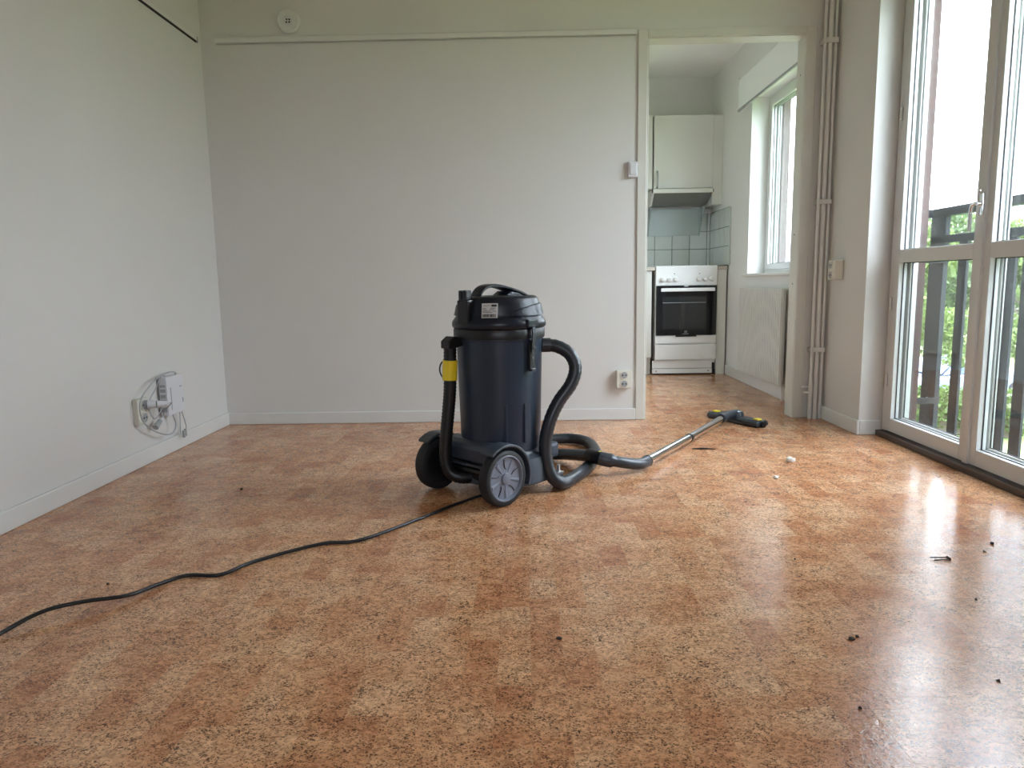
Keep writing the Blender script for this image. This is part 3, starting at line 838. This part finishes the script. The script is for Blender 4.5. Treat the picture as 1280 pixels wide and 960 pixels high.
# wall socket on back wall
def socket(name, label, loc_, rz, wdt, hgt, dep, vertical=True):
    t = thing(name, label, 'wall socket', loc_, rz)
    obj('housing', MB().box(-wdt / 2, -dep, -hgt / 2, wdt / 2, 0, hgt / 2, .004), 'ivory', t)
    for s_ in (-1, 1):
        c = (0, s_ * hgt * .25) if vertical else (s_ * wdt * .25, 0)
        r_ = min(hgt * .22, wdt * .42)
        k = obj('receptacle', MB().lathe([(r_, -dep - .004), (r_, -dep), (r_ * .9, -dep + .0015)], 28, (c[0], 0, c[1]), axis='Y'), 'ivory', t)
        obj('recess', MB().lathe([(r_ * .82, -dep - .0055), (r_ * .82, -dep - .0035)], 28, (c[0], 0, c[1]), axis='Y'), 'greyp', k)
        for e in (-1, 1):
            q = (c[0] + e * r_ * .42, c[1])
            obj('pin_hole', MB().cyl((q[0], -dep - .0065, q[1]), (q[0], -dep - .0045, q[1]), .004, 10), 'dark', k)
    return t
socket('wall_socket', 'ivory double wall socket low beside the doorway casing', (.556, YB, .236), 0, .082, .098, .045)
socket('wall_socket', 'ivory double wall socket on the pier wall beside the pipes', (XR, 3.845, .820), -PI / 2, .085, .102, .045)
socket('wall_socket', 'ivory double wall socket next to the wall mounted router', (XL, 3.085, .245), PI / 2, .09, .115, .024)
# light switch
t = thing('light_switch', 'small white light switch at the doorway casing', 'switch', (.600, YB, 1.376))
obj('housing', MB().box(-.026, -.028, -.042, .024, 0, .042, .006), 'white', t)
obj('rocker', MB().box(-.017, -.033, -.028, .016, -.027, .028, .003), 'white', t)
# router
rt = thing('router', 'white wall mounted network box with looping cables', 'router', (XL, 3.335, .19))
def rl_(x, y, z): return (x - XL, y - 3.335, z - .19)
obj('body', MB().box(.012, -.082, 0, .050, .082, .182, .006), 'white', rt)
obj('mount_plate', MB().box(0, -.075, .01, .012, .075, .172), 'greyp', rt)
for z_, h_ in ((.135, .012), (.112, .016), (.085, .016), (.055, .022), (.02, .022)):
    obj('port', MB().box(.018, -.0835, z_, .042, -.081, z_ + h_), 'greyp', rt)
obj('vent', MB().box(.0495, -.052, .025, .0508, -.044, .13), 'greyp', rt)
obj('mark', MB().box(.0495, .038, .122, .0508, .058, .128), 'greyp', rt)
obj('mark', MB().box(.0495, .058, .045, .0508, .068, .068), 'greyp', rt)
lp = [(-1.68, 3.366, .362), (-1.665, 3.366, .380), (-1.665, 3.314, .391), (-1.665, 3.216, .385), (-1.665, 3.104, .346), (-1.665, 3.037, .303), (-1.665, 3.022, .253), (-1.665, 3.046, .202), (-1.665, 3.12, .151), (-1.665, 3.222, .111), (-1.665, 3.297, .107), (-1.665, 3.326, .14), (-1.67, 3.311, .192)]
obj('cable', MB().tube([rl_(*q) for q in spline(lp, .012)], .0032, 8), 'cable', rt)
lp2 = [(-1.68, 3.30, .362), (-1.68, 3.26, .382), (-1.672, 3.18, .33), (-1.668, 3.10, .27), (-1.665, 3.14, .20), (-1.66, 3.22, .25), (-1.66, 3.252, .265)]
obj('cable', MB().tube([rl_(*q) for q in spline(lp2, .012)], .0025, 8), 'cable', rt)
obj('hanging_cable', MB().tube([rl_(*q) for q in spline([(-1.67, 3.385, .195), (-1.672, 3.382, .13), (-1.672, 3.378, .08)], .012)], .0024, 8), 'cable', rt)
hc = obj('hanging_cable', MB().tube([rl_(*q) for q in spline([(-1.67, 3.40, .195), (-1.668, 3.425, .13), (-1.668, 3.432, .10), (-1.668, 3.42, .08)], .012)], .0024, 8), 'cable', rt)
obj('cable_plug', MB().box(.034, .060, -.132, .046, .070, -.096, .002).box(.034, .078, -.128, .046, .088, -.092, .002), 'cable', hc)
t = thing('power_adapter', 'white round plug adapter sticking out of the socket', 'adapter', (XL + .031, 3.10, .272))
obj('plug_body', MB().cyl((.006, 0, 0), (.040, .01, 0), .020, 24, .018).cyl((.040, .01, 0), (.075, .035, -.003), .016, 20, .013), 'white', t)
obj('plug_ring', MB().cyl((.0, 0, 0), (.007, 0, 0), .021, 24), 'greyp', t)
obj('adapter_cord', MB().tube(spline([(.075, .035, -.003), (.072, .085, -.004), (.045, .115, -.022), (.02, .118, -.05), (.012, .105, -.08)], .01), .0024, 8), 'cable', t)
t = thing('power_plug', 'small grey plug dangling below the plug adapter', 'plug', (XL + .035, 3.17, .17))
obj('plug_body', MB().cyl((0, -.02, -.012), (.004, .02, .012), .014, 18, .011), 'greyp', t)
obj('plug_cap', MB().cyl((.004, .018, .011), (.008, .035, .021), .009, 14, .006), 'white', t)
obj('plug_cord', MB().tube(spline([(.008, .034, .021), (.006, .03, .06), (.0, -.01, .09), (-.01, -.045, .075)], .01), .0022, 8), 'cable', t)
# heating pipes in the corner
for (px_, r_, lb, ztop, zb) in ((1.592, .0085, 'thinnest of the white heating pipes, nearest the doorway', HC, .16), (1.6190, .0125, 'thick white heating pipe in the middle of the corner cluster', HC, 0), (1.6462, .0085, 'white heating pipe hugging the pier wall in the corner', HC, .09)):
    t = thing('heating_pipe', lb, 'pipe', (px_, 3.975, 0), group='white heating pipes in the corner')
    obj('pipe', MB().cyl((0, 0, zb if zb else 0), (0, 0, ztop), r_, 18), 'trim', t)
    if zb == .16:
        obj('valve_body', MB().cyl((0, 0, .0), (0, 0, .165), .0105, 16).cyl((0, 0, .155), (0, 0, .205), .0125, 16), 'trim', t)
        obj('valve_arm', MB().box(-.048, -.008, .176, .01, .008, .190, .003).box(-.040, -.008, .142, .01, .008, .154, .003), 'trim', t)
    if zb == 0:
        obj('floor_rosette', MB().cyl((0, 0, 0), (0, 0, .006), .0145, 20), 'trim', t)
    if zb == .09:
        obj('pipe_sleeve', MB().cyl((0, 0, 0.0), (0, 0, .092), .0115, 16), 'trim', t)
for z_, lb in ((2.005, 'white pipe clamp highest up the corner pipes'), (1.185, 'white pipe clamp halfway up the corner pipes'), (.388, 'white pipe clamp lowest on the corner pipes')):
    o = obj('pipe_clamp', MB().box(1.581, 3.957, z_ - .013, 1.656, 3.966, z_ + .013, .003).box(1.581, 3.984, z_ - .013, 1.656, 4.018, z_ + .013, .003).box(1.581, 3.957, z_ - .013, 1.589, 4.0, z_ + .013, .002), 'trim')
    tag(o, lb, 'pipe clamp', 'clamps on the heating pipes')
    o.name = 'pipe_clamp'

# ------------------------------------------------------------------ kitchen
# tiles as pieces of the kitchen walls
TS = .1545
def tile_mesh(axis):
    g, th = .0022, .007
    mb = MB()
    if axis == 'Y': mb.box(-TS / 2 + g, -th, -TS / 2 + g, TS / 2 - g, 0, TS / 2 - g, .0016)
    else: mb.box(-th, -TS / 2 + g, -TS / 2 + g, 0, TS / 2 - g, TS / 2 - g, .0016)
    me = mb.mesh('tile'); me.materials.append(M['tile']); return me
tY, tX = tile_mesh('Y'), tile_mesh('X')
z0 = 1.0515 - TS / 2
obj('tile_grout', B(.55, YK - .003, .88, XK, YK, 1.36), 'grout', wkb)
obj('tile_grout', B(XK - .003, 5.955, .88, XK, YK - .003, 1.365), 'grout', wk)
for r in range(3):
    for c in range(8):
        cxx = 1.639 - TS / 2 - c * TS
        if cxx < .6: continue
        o = link(bpy.data.objects.new('tile', tY), wkb); o.location = (cxx, YK - .003, z0 + r * TS)
    for c in range(4):
        cyy = 6.517 - TS / 2 - c * TS
        if cyy - TS / 2 < 5.88: continue
        o = link(bpy.data.objects.new('tile', tX), wk); o.location = (XK - .003, cyy, z0 + r * TS)
    o = obj('tile_strip', MB().box(1.6415, YK - .010, z0 + (r - .5) * TS + .002, 1.665, YK - .003, z0 + (r + .5) * TS - .002, .0016), 'tile', wkb)

# cooker
SY, SX0, SX1 = 5.93, 1.083, 1.582
sm = (SX0 + SX1) / 2
ck = thing('cooker', 'white freestanding cooker with black glass oven door and knobs', 'cooker', (sm, SY, 0))
hw = (SX1 - SX0) / 2
obj('body', MB().box(-hw, .02, .10, hw, .58, .885, .003).box(-hw + .02, .055, 0.004, hw - .02, .56, .10), 'enamel', ck)
obj('hob', MB().box(-hw, .0, .885, hw, .585, .897, .003), 'enamel', ck)
obj('control_panel', MB().box(-hw, -.004, .738, hw, .02, .885, .004), 'enamel', ck)
for kx_ in (-.192, -.140, -.088, .098, .150, .203):
    k = obj('knob', MB().lathe([(.022, 0), (.022, .005), (.018, .008), (.0165, .024), (.014, .027), (.001, .027)], 26, axis='Y').xf(Matrix.Translation((kx_, -.004, .787)) @ Matrix.Scale(-1, 4, (0, 1, 0))), 'enamel', ck)
    obj('knob_ridge', MB().box(kx_ - .0025, -.036, .772, kx_ + .0025, -.030, .802, .001), 'enamel', k)
for kx_ in (-.10, .105):
    obj('indicator_lamp', MB().cyl((kx_, -.006, .832), (kx_, -.003, .832), .004, 10), 'ink', ck)
dr = obj('oven_door', MB().box(-hw + .004, -.012, .330, hw - .004, .02, .736, .004), 'ovenglass', ck)
obj('oven_window', MB().box(-.195, -.0135, .380, .158, -.011, .645), 'ovenwin', dr)
obj('oven_shelf_line', MB().box(-.195, -.0142, .596, .158, -.0132, .600), 'greyp', dr)
obj('oven_handle', MB().box(-.215, -.052, .689, .222, -.036, .717, .005).box(-.20, -.04, .696, -.185, -.01, .710).box(.19, -.04, .696, .205, -.01, .710), 'enamel', dr)
obj('door_catch', MB().box(-.02, -.016, .728, .012, -.011, .737), 'white', dr)
lg = MB().box(-.012, -.0145, .352, -.009, -.0118, .368).box(-.009, -.0145, .352, .004, -.0118, .3545).box(-.009, -.0145, .3655, .004, -.0118, .368).box(-.009, -.0145, .359, .002, -.0118, .361).box(.004, -.0145, .352, .007, -.0118, .368)
obj('door_emblem', lg, 'greyp', dr)
obj('emblem_lettering', MB().box(-.026, -.0145, .340, -.018, -.0118, .3445).box(-.016, -.0145, .340, -.009, -.0118, .3445).box(-.007, -.0145, .340, .001, -.0118, .3445).box(.003, -.0145, .340, .010, -.0118, .3445).box(.012, -.0145, .340, .020, -.0118, .3445), 'greyp', dr)
obj('lower_panel', MB().box(-hw, -.004, .262, hw, .02, .328, .003).box(-.09, -.008, .322, .09, .0, .330), 'enamel', ck)
obj('vent_tab', MB().box(-.085, -.013, .318, .085, -.003, .331, .002), 'ovenglass', ck)
obj('drawer', MB().box(-hw, -.008, .128, hw, .02, .252, .004), 'enamel', ck)
obj('plinth', MB().box(-hw - .02, .012, .055, hw - .025, .03, .118, .002).box(-hw - .02, .008, .012, hw - .025, .03, .052, .002), 'enamel', ck)
obj('plinth_gap', MB().box(-hw, .03, .003, hw - .004, .035, .126), 'dark', ck)
for kx_ in (-hw + .012, hw - .056): obj('plinth_screw', MB().cyl((kx_, .006, .032), (kx_, .009, .032), .005, 10), 'dark', ck)
# cabinets beside it
def handle(parent, x, y, z, ln):
    obj('handle', MB().tube(spline([(x, y, z - ln / 2), (x, y - .022, z - ln * .38), (x, y - .027, z), (x, y - .022, z + ln * .38), (x, y, z + ln / 2)], .01), .007, 10, flat=1.4), 'steel', parent)
t = thing('base_cabinet', 'cream kitchen base cabinet left of the cooker', 'cabinet', (.80, 5.95, 0))
obj('carcass', MB().box(-.22, .02, .14, .255, .57, .860).box(-.22, .05, 0, .255, .08, .14), 'cab', t)
d = obj('door', MB().box(-.218, 0, .145, .253, .019, .855, .002), 'cab', t)
handle(d, -.18, 0, .76, .13)
t = thing('base_cabinet', 'cream kitchen base cabinet behind the doorway wall', 'cabinet', (.30, 5.95, 0))
obj('carcass', MB().box(-.275, .02, .14, .275, .57, .860).box(-.275, .05, 0, .275, .08, .14), 'cab', t)
d = obj('door', MB().box(-.273, 0, .145, .273, .019, .855, .002), 'cab', t)
handle(d, .24, 0, .76, .13)
tag(obj('filler_panel', B(SX1 + .006, 5.945, 0, XK - .014, 5.964, .860), 'cab'), 'narrow cream filler panel between cooker and window wall', 'panel')
tag(obj('worktop', B(.02, 5.93, .861, 1.075, YK - .012, .889, .003), 'count'), 'beige laminate worktop left of the cooker', 'worktop')
tag(obj('worktop', B(SX1 + .004, 5.932, .861, XK - .012, YK - .012, .889, .003), 'count'), 'short beige laminate worktop right of the cooker', 'worktop')
# wall cabinet with hood
UY = 6.18
uc = thing('wall_cabinet', 'cream kitchen wall cabinet above the extractor hood', 'cabinet', (1.345, UY, 1.54))
obj('carcass', MB().box(-.245, .02, 0, .245, .345, .590), 'cab', uc)
d = obj('door', MB().box(-.2435, 0, .002, .2435, .019, .588, .002), 'cab', uc)
handle(d, -.215, 0, .075, .13)
tag(obj('wall_cabinet', B(1.592, UY + .012, 1.405, XK - .001, YK, 2.128, .002), 'cab'), 'narrow cream corner filler cabinet beside the hood', 'cabinet')
t = thing('wall_cabinet', 'cream kitchen wall cabinet left of the hood', 'cabinet', (.80, UY, 1.54))
obj('carcass', MB().box(-.29, .02, 0, .29, .345, .590), 'cab', t)
d = obj('door', MB().box(-.288, 0, .002, .288, .019, .588, .002), 'cab', t)
handle(d, -.25, 0, .09, .13)
hd = thing('extractor_hood', 'slim cream extractor hood with grey filter under cabinet', 'extractor hood', (1.34, UY, 1.40))
obj('visor', MB().box(-.250, -.035, .100, .248, -.006, .133, .004), 'cab', hd)
obj('housing', MB().box(-.243, -.006, .112, .243, .34, .138), 'cab', hd)
obj('filter', MB().prism([(-.030, .099), (.02, .085), (.19, .020), (.32, .020), (.32, .110), (-.030, .110)], -.230, .242, 'X'), 'hoodgrey', hd)
for s_, nm in ((-1, 'end_cap'), (1, 'end_cap')):
    obj(nm, MB().cyl((s_ * .249, -.021, .117), (s_ * .2545, -.021, .117), .014, 18), 'ink', hd)
obj('side_panel', MB().prism([(-.006, .133), (-.006, .095), (.10, .008), (.34, .008), (.34, .133)], -.2485, -.236, 'X'), 'cab', hd)
sp = thing('splash_guard', 'grey metal splash plate with side wings below the hood', 'splash guard', (1.34, YK - .012, 1.17))
obj('plate', B(-.233, -.006, 0, .235, 0, .234), 'splash', sp)
obj('wing', MB().prism([(-.006, .0), (-.05, .03), (-.20, .215), (-.20, .234), (-.006, .234)], .222, .226, 'X'), 'splash', sp)
obj('wing', MB().prism([(-.006, .0), (-.05, .03), (-.20, .215), (-.20, .234), (-.006, .234)], -.232, -.228, 'X'), 'splash', sp)
for i in range(6): obj('slot', B(.2205, -.10, .12 + i * .02, .2222, -.094, .13 + i * .02), 'dark', sp)

# radiator
rd = thing('radiator', 'white fluted panel radiator below the kitchen window', 'radiator', (1.628, 5.005, .10))
pf = MB()
n = 27; ya, yb_ = -.435, .435
poly = []
for i in range(n):
    a = ya + (yb_ - ya) * i / n; s_ = (yb_ - ya) / n
    poly += [(a, -.006), (a + s_ * .62, -.006), (a + s_ * .72, .004), (a + s_ * .9, .004)]
poly = [(ya, .014)] + poly + [(yb_, -.006), (yb_, .014)]
vs = [(b_, a, 0.0) for a, b_ in poly] + [(b_, a, .615) for a, b_ in poly]
k = len(poly)
pf.add(vs, [(i, (i + 1) % k, k + (i + 1) % k, k + i) for i in range(k)] + [tuple(range(k))[::-1], tuple(range(k, 2 * k))])
obj('front_panel', pf, 'trim', rd)
obj('back_panel', B(.020, ya + .01, .01, .028, yb_ - .01, .605), 'trim', rd)
for y_ in (-.25, .25): obj('bracket', B(.027, y_ - .015, .05, .0465, y_ + .015, .56), 'greyp', rd)
obj('feed_pipe', MB().tube(spline([(.016, -.40, .01), (.016, -.43, -.02), (.016, -.45, -.07), (.016, -.455, -.098)], .01), .008, 12), 'trim', rd)

# roller blind
bl = thing('roller_blind', 'white roller blind half drawn above the kitchen window', 'blind', (1.625, 5.0, 2.02))
obj('fabric', B(-.003, -.66, .012, .0, .61, .215), 'blind', bl)
obj('bottom_bar', MB().box(-.009, -.66, -.004, .006, .61, .013, .004), 'greyp', bl)
obj('roller', MB().cyl((.018, -.66, .215), (.018, .61, .215), .021, 18), 'blind', bl)
for y_ in (-.672, .612): obj('bracket', B(-.006, y_, .19, .050, y_ + .008, .24), 'white', bl)

# ------------------------------------------------------------------ litter on the floor
def crumb(x, y, s_, label, m='debris', sx=1.0, rz=0):
    bm = bmesh.new()
    bmesh.ops.create_icosphere(bm, subdivisions=2, radius=1)
    r_ = random.Random(x * 31 + y)
    for v in bm.verts:
        k_ = .72 + .5 * noise.noise(v.co * 1.6 + Vector((x * 9, y * 7, 1)))
        v.co = Vector((v.co.x * s_ * sx * k_, v.co.y * s_ * k_, max(-.55, v.co.z * .75) * s_ * k_ + s_ * .40))
    o = obj('crumb', MB().bm(bm, True), m, loc=(x, y, .0002)); o.rotation_euler.z = rz
    tag(o, label, 'crumb', 'crumbs scattered on the floor')
crumb(1.137, 3.02, .022, 'pale plaster chip on the floor right of the floor tool', 'chip', 1.3)
crumb(.985, 2.759, .012, 'smaller pale chip on the floor nearer the camera', 'chip', 1.5)
crumb(.703, 1.474, .0075, 'larger of two dark crumbs lying together on the glossy floor', sx=1.3)
crumb(.720, 1.486, .0055, 'smaller of two dark crumbs lying together on the glossy floor')
crumb(.068, 1.486, .0065, 'lone grey crumb on the floor in front of the vacuum', sx=1.5)
crumb(.604, 1.221, .0045, 'dark crumb on the floor below the pair of crumbs')
crumb(.91, 1.308, .0045, 'dark crumb near the right edge of the glossy floor')
crumb(1.362, 2.033, .007, 'dark crumb in the balcony door reflection right of the nails')
crumb(1.301, 1.972, .005, 'tiny crumb in the reflection right of the nails')
crumb(1.088, 1.665, .0045, 'tiny dark crumb in the reflection below the nails')
crumb(-1.119, 1.798, .006, 'dark crumb on the floor above the lifted cord')
crumb(-1.108, 2.685, .008, 'dark crumb on the floor close to the router wall')
crumb(.75, 1.93, .004, 'dark speck on the floor left of the nails')
o = obj('wood_splinter', MB().tube([(-.055, 0, .004), (-.01, .003, .005), (.05, -.004, .004)], .004, 6, radii=[.002, .0045, .002]), 'debris', loc=(.827, 3.26, 0)); o.rotation_euler.z = -.1
tag(o, 'thin dark wood splinter lying below the chrome wand', 'splinter')
for (dy, rz, lb) in ((.008, -.05, 'farther of two small dark nails lying side by side'), (-.008, .16, 'nearer of two small dark nails lying side by side')):
    o = obj('nail', MB().cyl((-.024, 0, .0025), (.022, 0, .0025), .0017, 8).cyl((.022, 0, .0025), (.0238, 0, .0025), .0045, 10), 'debris', loc=(1.146, 1.916 + dy, .002))
    o.rotation_euler.z = rz
    tag(o, lb, 'nail', 'nails on the floor')

# ------------------------------------------------------------------ outside
GZ = -3.2
rg = random.Random(11)
rail = thing('balcony_railing', 'dark grey steel balcony railing outside the glazed doors', 'railing', (2.1, 3.0, 0))
RY0, RY1 = -1.25, .77
obj('top_rail', B(-.02, RY0, 1.072, .03, RY1, 1.114, .003), 'rail', rail)
obj('middle_rail', B(-.012, RY0, .942, .012, RY1, .980, .002), 'rail', rail)
obj('bottom_rail', B(-.012, RY0, -.10, .012, RY1, -.065, .002), 'rail', rail)
obj('post', B(-.012, .642, -.18, .012, .770, 1.10, .002), 'rail', rail)
obj('post', B(-.012, -1.25, -.18, .012, -1.13, 1.10, .002), 'rail', rail)
y = .530
while y > -1.1:
    obj('bar', B(-.006, y - .066, -.08, .006, y, .95, .001), 'rail', rail)
    y -= .1135
obj('side_rail', B(-.14, .745, 1.072, -.02, .770, 1.114, .003), 'rail', rail)
for z_ in (.129, .838):
    obj('bracket', B(-.175, .634, z_ + .006, .010, .6415, z_ + .038, .001), 'rail', rail)
    obj('bolt', MB().cyl((-.02, .700, z_ + .022), (-.011, .700, z_ + .022), .009, 12), 'steel', rail)
for z_ in (.32, .42, .52, .62, .72):
    obj('post_slot', B(-.0125, .665, z_, -.0115, .72, z_ + .004), 'dark', rail)

def patch(name, x0, y0, x1, y1, z, m, label, cat):
    o = obj(name, B(x0, y0, z - .3, x1, y1, z), m)
    tag(o, label, cat, kind='structure')
patch('ground', -60, -60, 150, 150, GZ - .012, 'grass', 'lawn around the building below the balcony', 'lawn')
# the car park is a strip running diagonally past the building
pk = obj('car_park', MB().prism([(10.2, 20.0), (17.5, 16.8), (34, 20), (60, 36), (60, 44), (8.5, 27)], GZ - .3, GZ, 'Z'), 'asphalt')
tag(pk, 'grey asphalt car park beyond the hedge', 'car park', kind='structure')

def foliage(n, ellips, size, seed):
    r_ = random.Random(seed)
    vs = []; fs = []
    for i in range(n):
        c, rad = r_.choice(ellips)
        while True:
            d = Vector((r_.uniform(-1, 1), r_.uniform(-1, 1), r_.uniform(-1, 1)))
            if .25 < d.length < 1: break
        d = d * (d.length ** -.45)
        p = Vector((c[0] + d.x * rad[0], c[1] + d.y * rad[1], c[2] + d.z * rad[2]))
        a = Vector((r_.gauss(0, 1), r_.gauss(0, 1), r_.gauss(0, .6))).normalized()
        b_ = a.orthogonal().normalized()
        b_ = (Matrix.Rotation(r_.uniform(0, 6.28), 3, a) @ b_)
        c_ = a.cross(b_)
        s_ = size * r_.uniform(.6, 1.3)
        k_ = len(vs)
        vs += [p - b_ * s_, p + c_ * s_ * .45, p + b_ * s_, p - c_ * s_ * .45]
        fs.append((k_, k_ + 1, k_ + 2, k_ + 3))
    return MB().add(vs, fs)
def tree(x, y, h_, rad, label, m, n=5200, size=.15, low=.18, group='trees beyond the car park'):
    t = thing('tree', label, 'tree', (x, y, GZ), group=group)
    r_ = random.Random(int(x * 100 + y))
    el = []
    for i in range(13):
        f = r_.random()
        zz = h_ * (low + (1 - low - .1) * f)
        sp_ = rad * (1 - .75 * abs(f - .35)) * .62
        a = r_.uniform(0, 6.28)
        rr = rad * r_.uniform(.28, .45)
        el.append(((sp_ * math.cos(a), sp_ * math.sin(a), zz), (rr * 1.15, rr * 1.15, rr)))
    el.append(((0, 0, h_ * .6), (rad * .6, rad * .6, h_ * .34)))
    obj('crown', foliage(n, el, size, int(x * 13 + y * 7)), m, t)
    tr = MB().tube([(0, 0, 0), (.05, .03, h_ * .3), (0, -.04, h_ * .7)], .1, 10, radii=[.035 * rad + .05, .03 * rad + .03, .02])
    for i in range(6):
        a = i * 1.05; z_ = h_ * (.25 + .06 * i)
        tr.tube([(.02, 0, z_), (rad * .4 * math.cos(a), rad * .4 * math.sin(a), z_ + h_ * .14)], .03, 6, radii=[.05, .015])
    obj('trunk', tr, 'bark', t)
TREES = [
    (15.3, 29.3, 6.2, 2.3, 'bright green tree directly behind the wide railing post', 'leafa'),
    (19.4, 28.2, 6.2, 2.3, 'bright bushy tree behind the slim railing bars', 'leafa'),
    (19.6, 34.6, 7.2, 2.5, 'deep green tree farther back behind the door handle', 'leafb'),
    (25.6, 35.0, 6.4, 2.4, 'deep green tree in front of the grey roofed house', 'leafb'),
    (23.9, 39.8, 7.6, 2.8, 'tall pale tree at the far edge of the car park', 'leafa'),
    (17.6, 40.5, 6.6, 2.6, 'deep green tree beside the red brick reveal', 'leafb'),
    (26.5, 27.0, 6.3, 2.5, 'tree to the right past the second door leaf', 'leafa'),
    (30.0, 20.5, 6.8, 2.8, 'tree far right beyond the lawn', 'leafb'),
    (8.8, 32.0, 6.0, 2.5, 'tree far left hidden by the brick facade', 'leafa'),
]
for q in TREES: tree(*q)
# young tree in front of the car
t = thing('tree', 'slender young tree standing in front of the parked car', 'tree', (12.35, 20.6, GZ))
obj('trunk', MB().tube([(0, 0, 0), (.03, 0, 1.2), (0, .02, 2.6)], .03, 8, radii=[.05, .04, .015]), 'bark', t)
obj('crown', foliage(1500, [((0, 0, 1.95), (.75, .75, .55)), ((.25, .1, 2.5), (.6, .6, .55)), ((-.3, -.1, 2.6), (.5, .5, .5))], .09, 5), 'leafa', t)
# bushes nearer, right leaf
for (x, y, h_, r_, lb) in ((13.7, 18.6, 1.7, .85, 'round shrub on the lawn seen in the second door leaf'), (18.2, 21.4, 2.3, 1.2, 'broad shrub at the edge of the car park')):
    t = thing('shrub', lb, 'shrub', (x, y, GZ))
    obj('foliage', foliage(1700, [((0, 0, h_ * .45), (r_, r_, h_ * .42)), ((r_ * .3, 0, h_ * .7), (r_ * .6, r_ * .6, h_ * .3))], .09, int(x * 3)), 'leafb', t)
    obj('stem', MB().tube([(0, 0, 0), (.02, 0, h_ * .7)], .03, 8), 'bark', t)
# hedge
t = thing('hedge', 'clipped green hedge between the lawn and the car park', 'hedge', (10.6, 18.3, GZ), math.atan2(-1.4, 3.0))
he = foliage(9000, [((i * .45 - 2.9, 0, .62), (.55, .55, .62)) for i in range(11)], .07, 77)
obj('foliage', he, 'hedge', t)
obj('stems', MB().box(-2.8, -.25, 0, 1.6, .25, .85, .1), 'bark', t)
# parked cars
def car(x, y, rz, label, m='carpaint'):
    t = thing('car', label, 'car', (x, y, GZ), rz, group='parked cars')
    bodyp = [(-2.1, .35), (-2.15, .7), (-1.95, .92), (-1.2, 1.0), (1.0, .98), (1.8, .85), (2.1, .7), (2.1, .35)]
    obj('body', MB().prism(bodyp, -.85, .85, 'Y'), m, t, bevel=.06)
    cb = obj('cabin', MB().prism([(-1.5, .98), (-.95, 1.40), (.25, 1.43), (1.05, .98)], -.72, .72, 'Y'), m, t, bevel=.05)
    for s_ in (-1, 1):
        obj('side_window', MB().prism([(-1.3, 1.02), (-.88, 1.35), (-.3, 1.37), (-.3, 1.02)], s_ * .725 - .008, s_ * .725 + .008, 'Y'), 'carglass', cb)
        obj('side_window', MB().prism([(-.24, 1.02), (-.24, 1.37), (.22, 1.37), (.88, 1.02)], s_ * .725 - .008, s_ * .725 + .008, 'Y'), 'carglass', cb)
        for xw_ in (-1.35, 1.3):
            wh = obj('wheel', MB().cyl((xw_, s_ * .72, .32), (xw_, s_ * .87, .32), .32, 24), 'rubber', t)
            obj('rim', MB().cyl((xw_, s_ * .865, .32), (xw_, s_ * .885, .32), .20, 18), 'steel', wh)
    obj('windscreen', MB().prism([(.35, 1.405), (.36, 1.42), (1.06, 1.01), (1.03, 1.0)], -.62, .62, 'Y'), 'carglass', cb)
    obj('rear_window', MB().prism([(-1.05, 1.36), (-1.06, 1.375), (-1.53, 1.03), (-1.50, 1.02)], -.6, .6, 'Y'), 'carglass', cb)
    for s_ in (-1, 1): obj('headlamp', MB().box(2.05, s_ * .6 - .15, .62, 2.12, s_ * .6 + .15, .74, .02), 'white', t)
car(13.9, 22.9, .35, 'pale blue car parked behind the young tree')
car(13.0, 26.3, .35, 'white car half hidden by the red brick reveal', 'white')
# far houses
def house(x, y, rz, wd, dp, hh, label, m, zb=GZ, rows=2, nw=6):
    t = thing('house', label, 'house', (x, y, zb), rz)
    wl = obj('walls', B(-wd / 2, -dp / 2, 0, wd / 2, dp / 2, hh), m, t)
    obj('roof', MB().prism([(-dp / 2 - .5, hh), (dp / 2 + .5, hh), (0, hh + dp * .28)], -wd / 2 - .5, wd / 2 + .5, 'X'), 'hroof', t)
    for r in range(rows):
        for c in range(nw):
            xx = -wd / 2 + wd * (c + .5) / nw; zz = hh * (r + .55) / rows
            f = obj('window', B(xx - .75, -dp / 2 - .06, zz - .7, xx + .75, -dp / 2 + .02, zz + .7), 'white', t)
            obj('pane', B(xx - .62, -dp / 2 - .08, zz - .58, xx + .62, -dp / 2 - .05, zz + .58), 'carglass', f)
house(43.5, 60.0, -.6, 16, 9, 5.0, 'pale house with a grey roof beyond the trees', 'hwall')
house(23.5, 66.0, -.3, 9, 9, 4.6, 'ochre house seen low in the kitchen window', 'hwallb', nw=4)
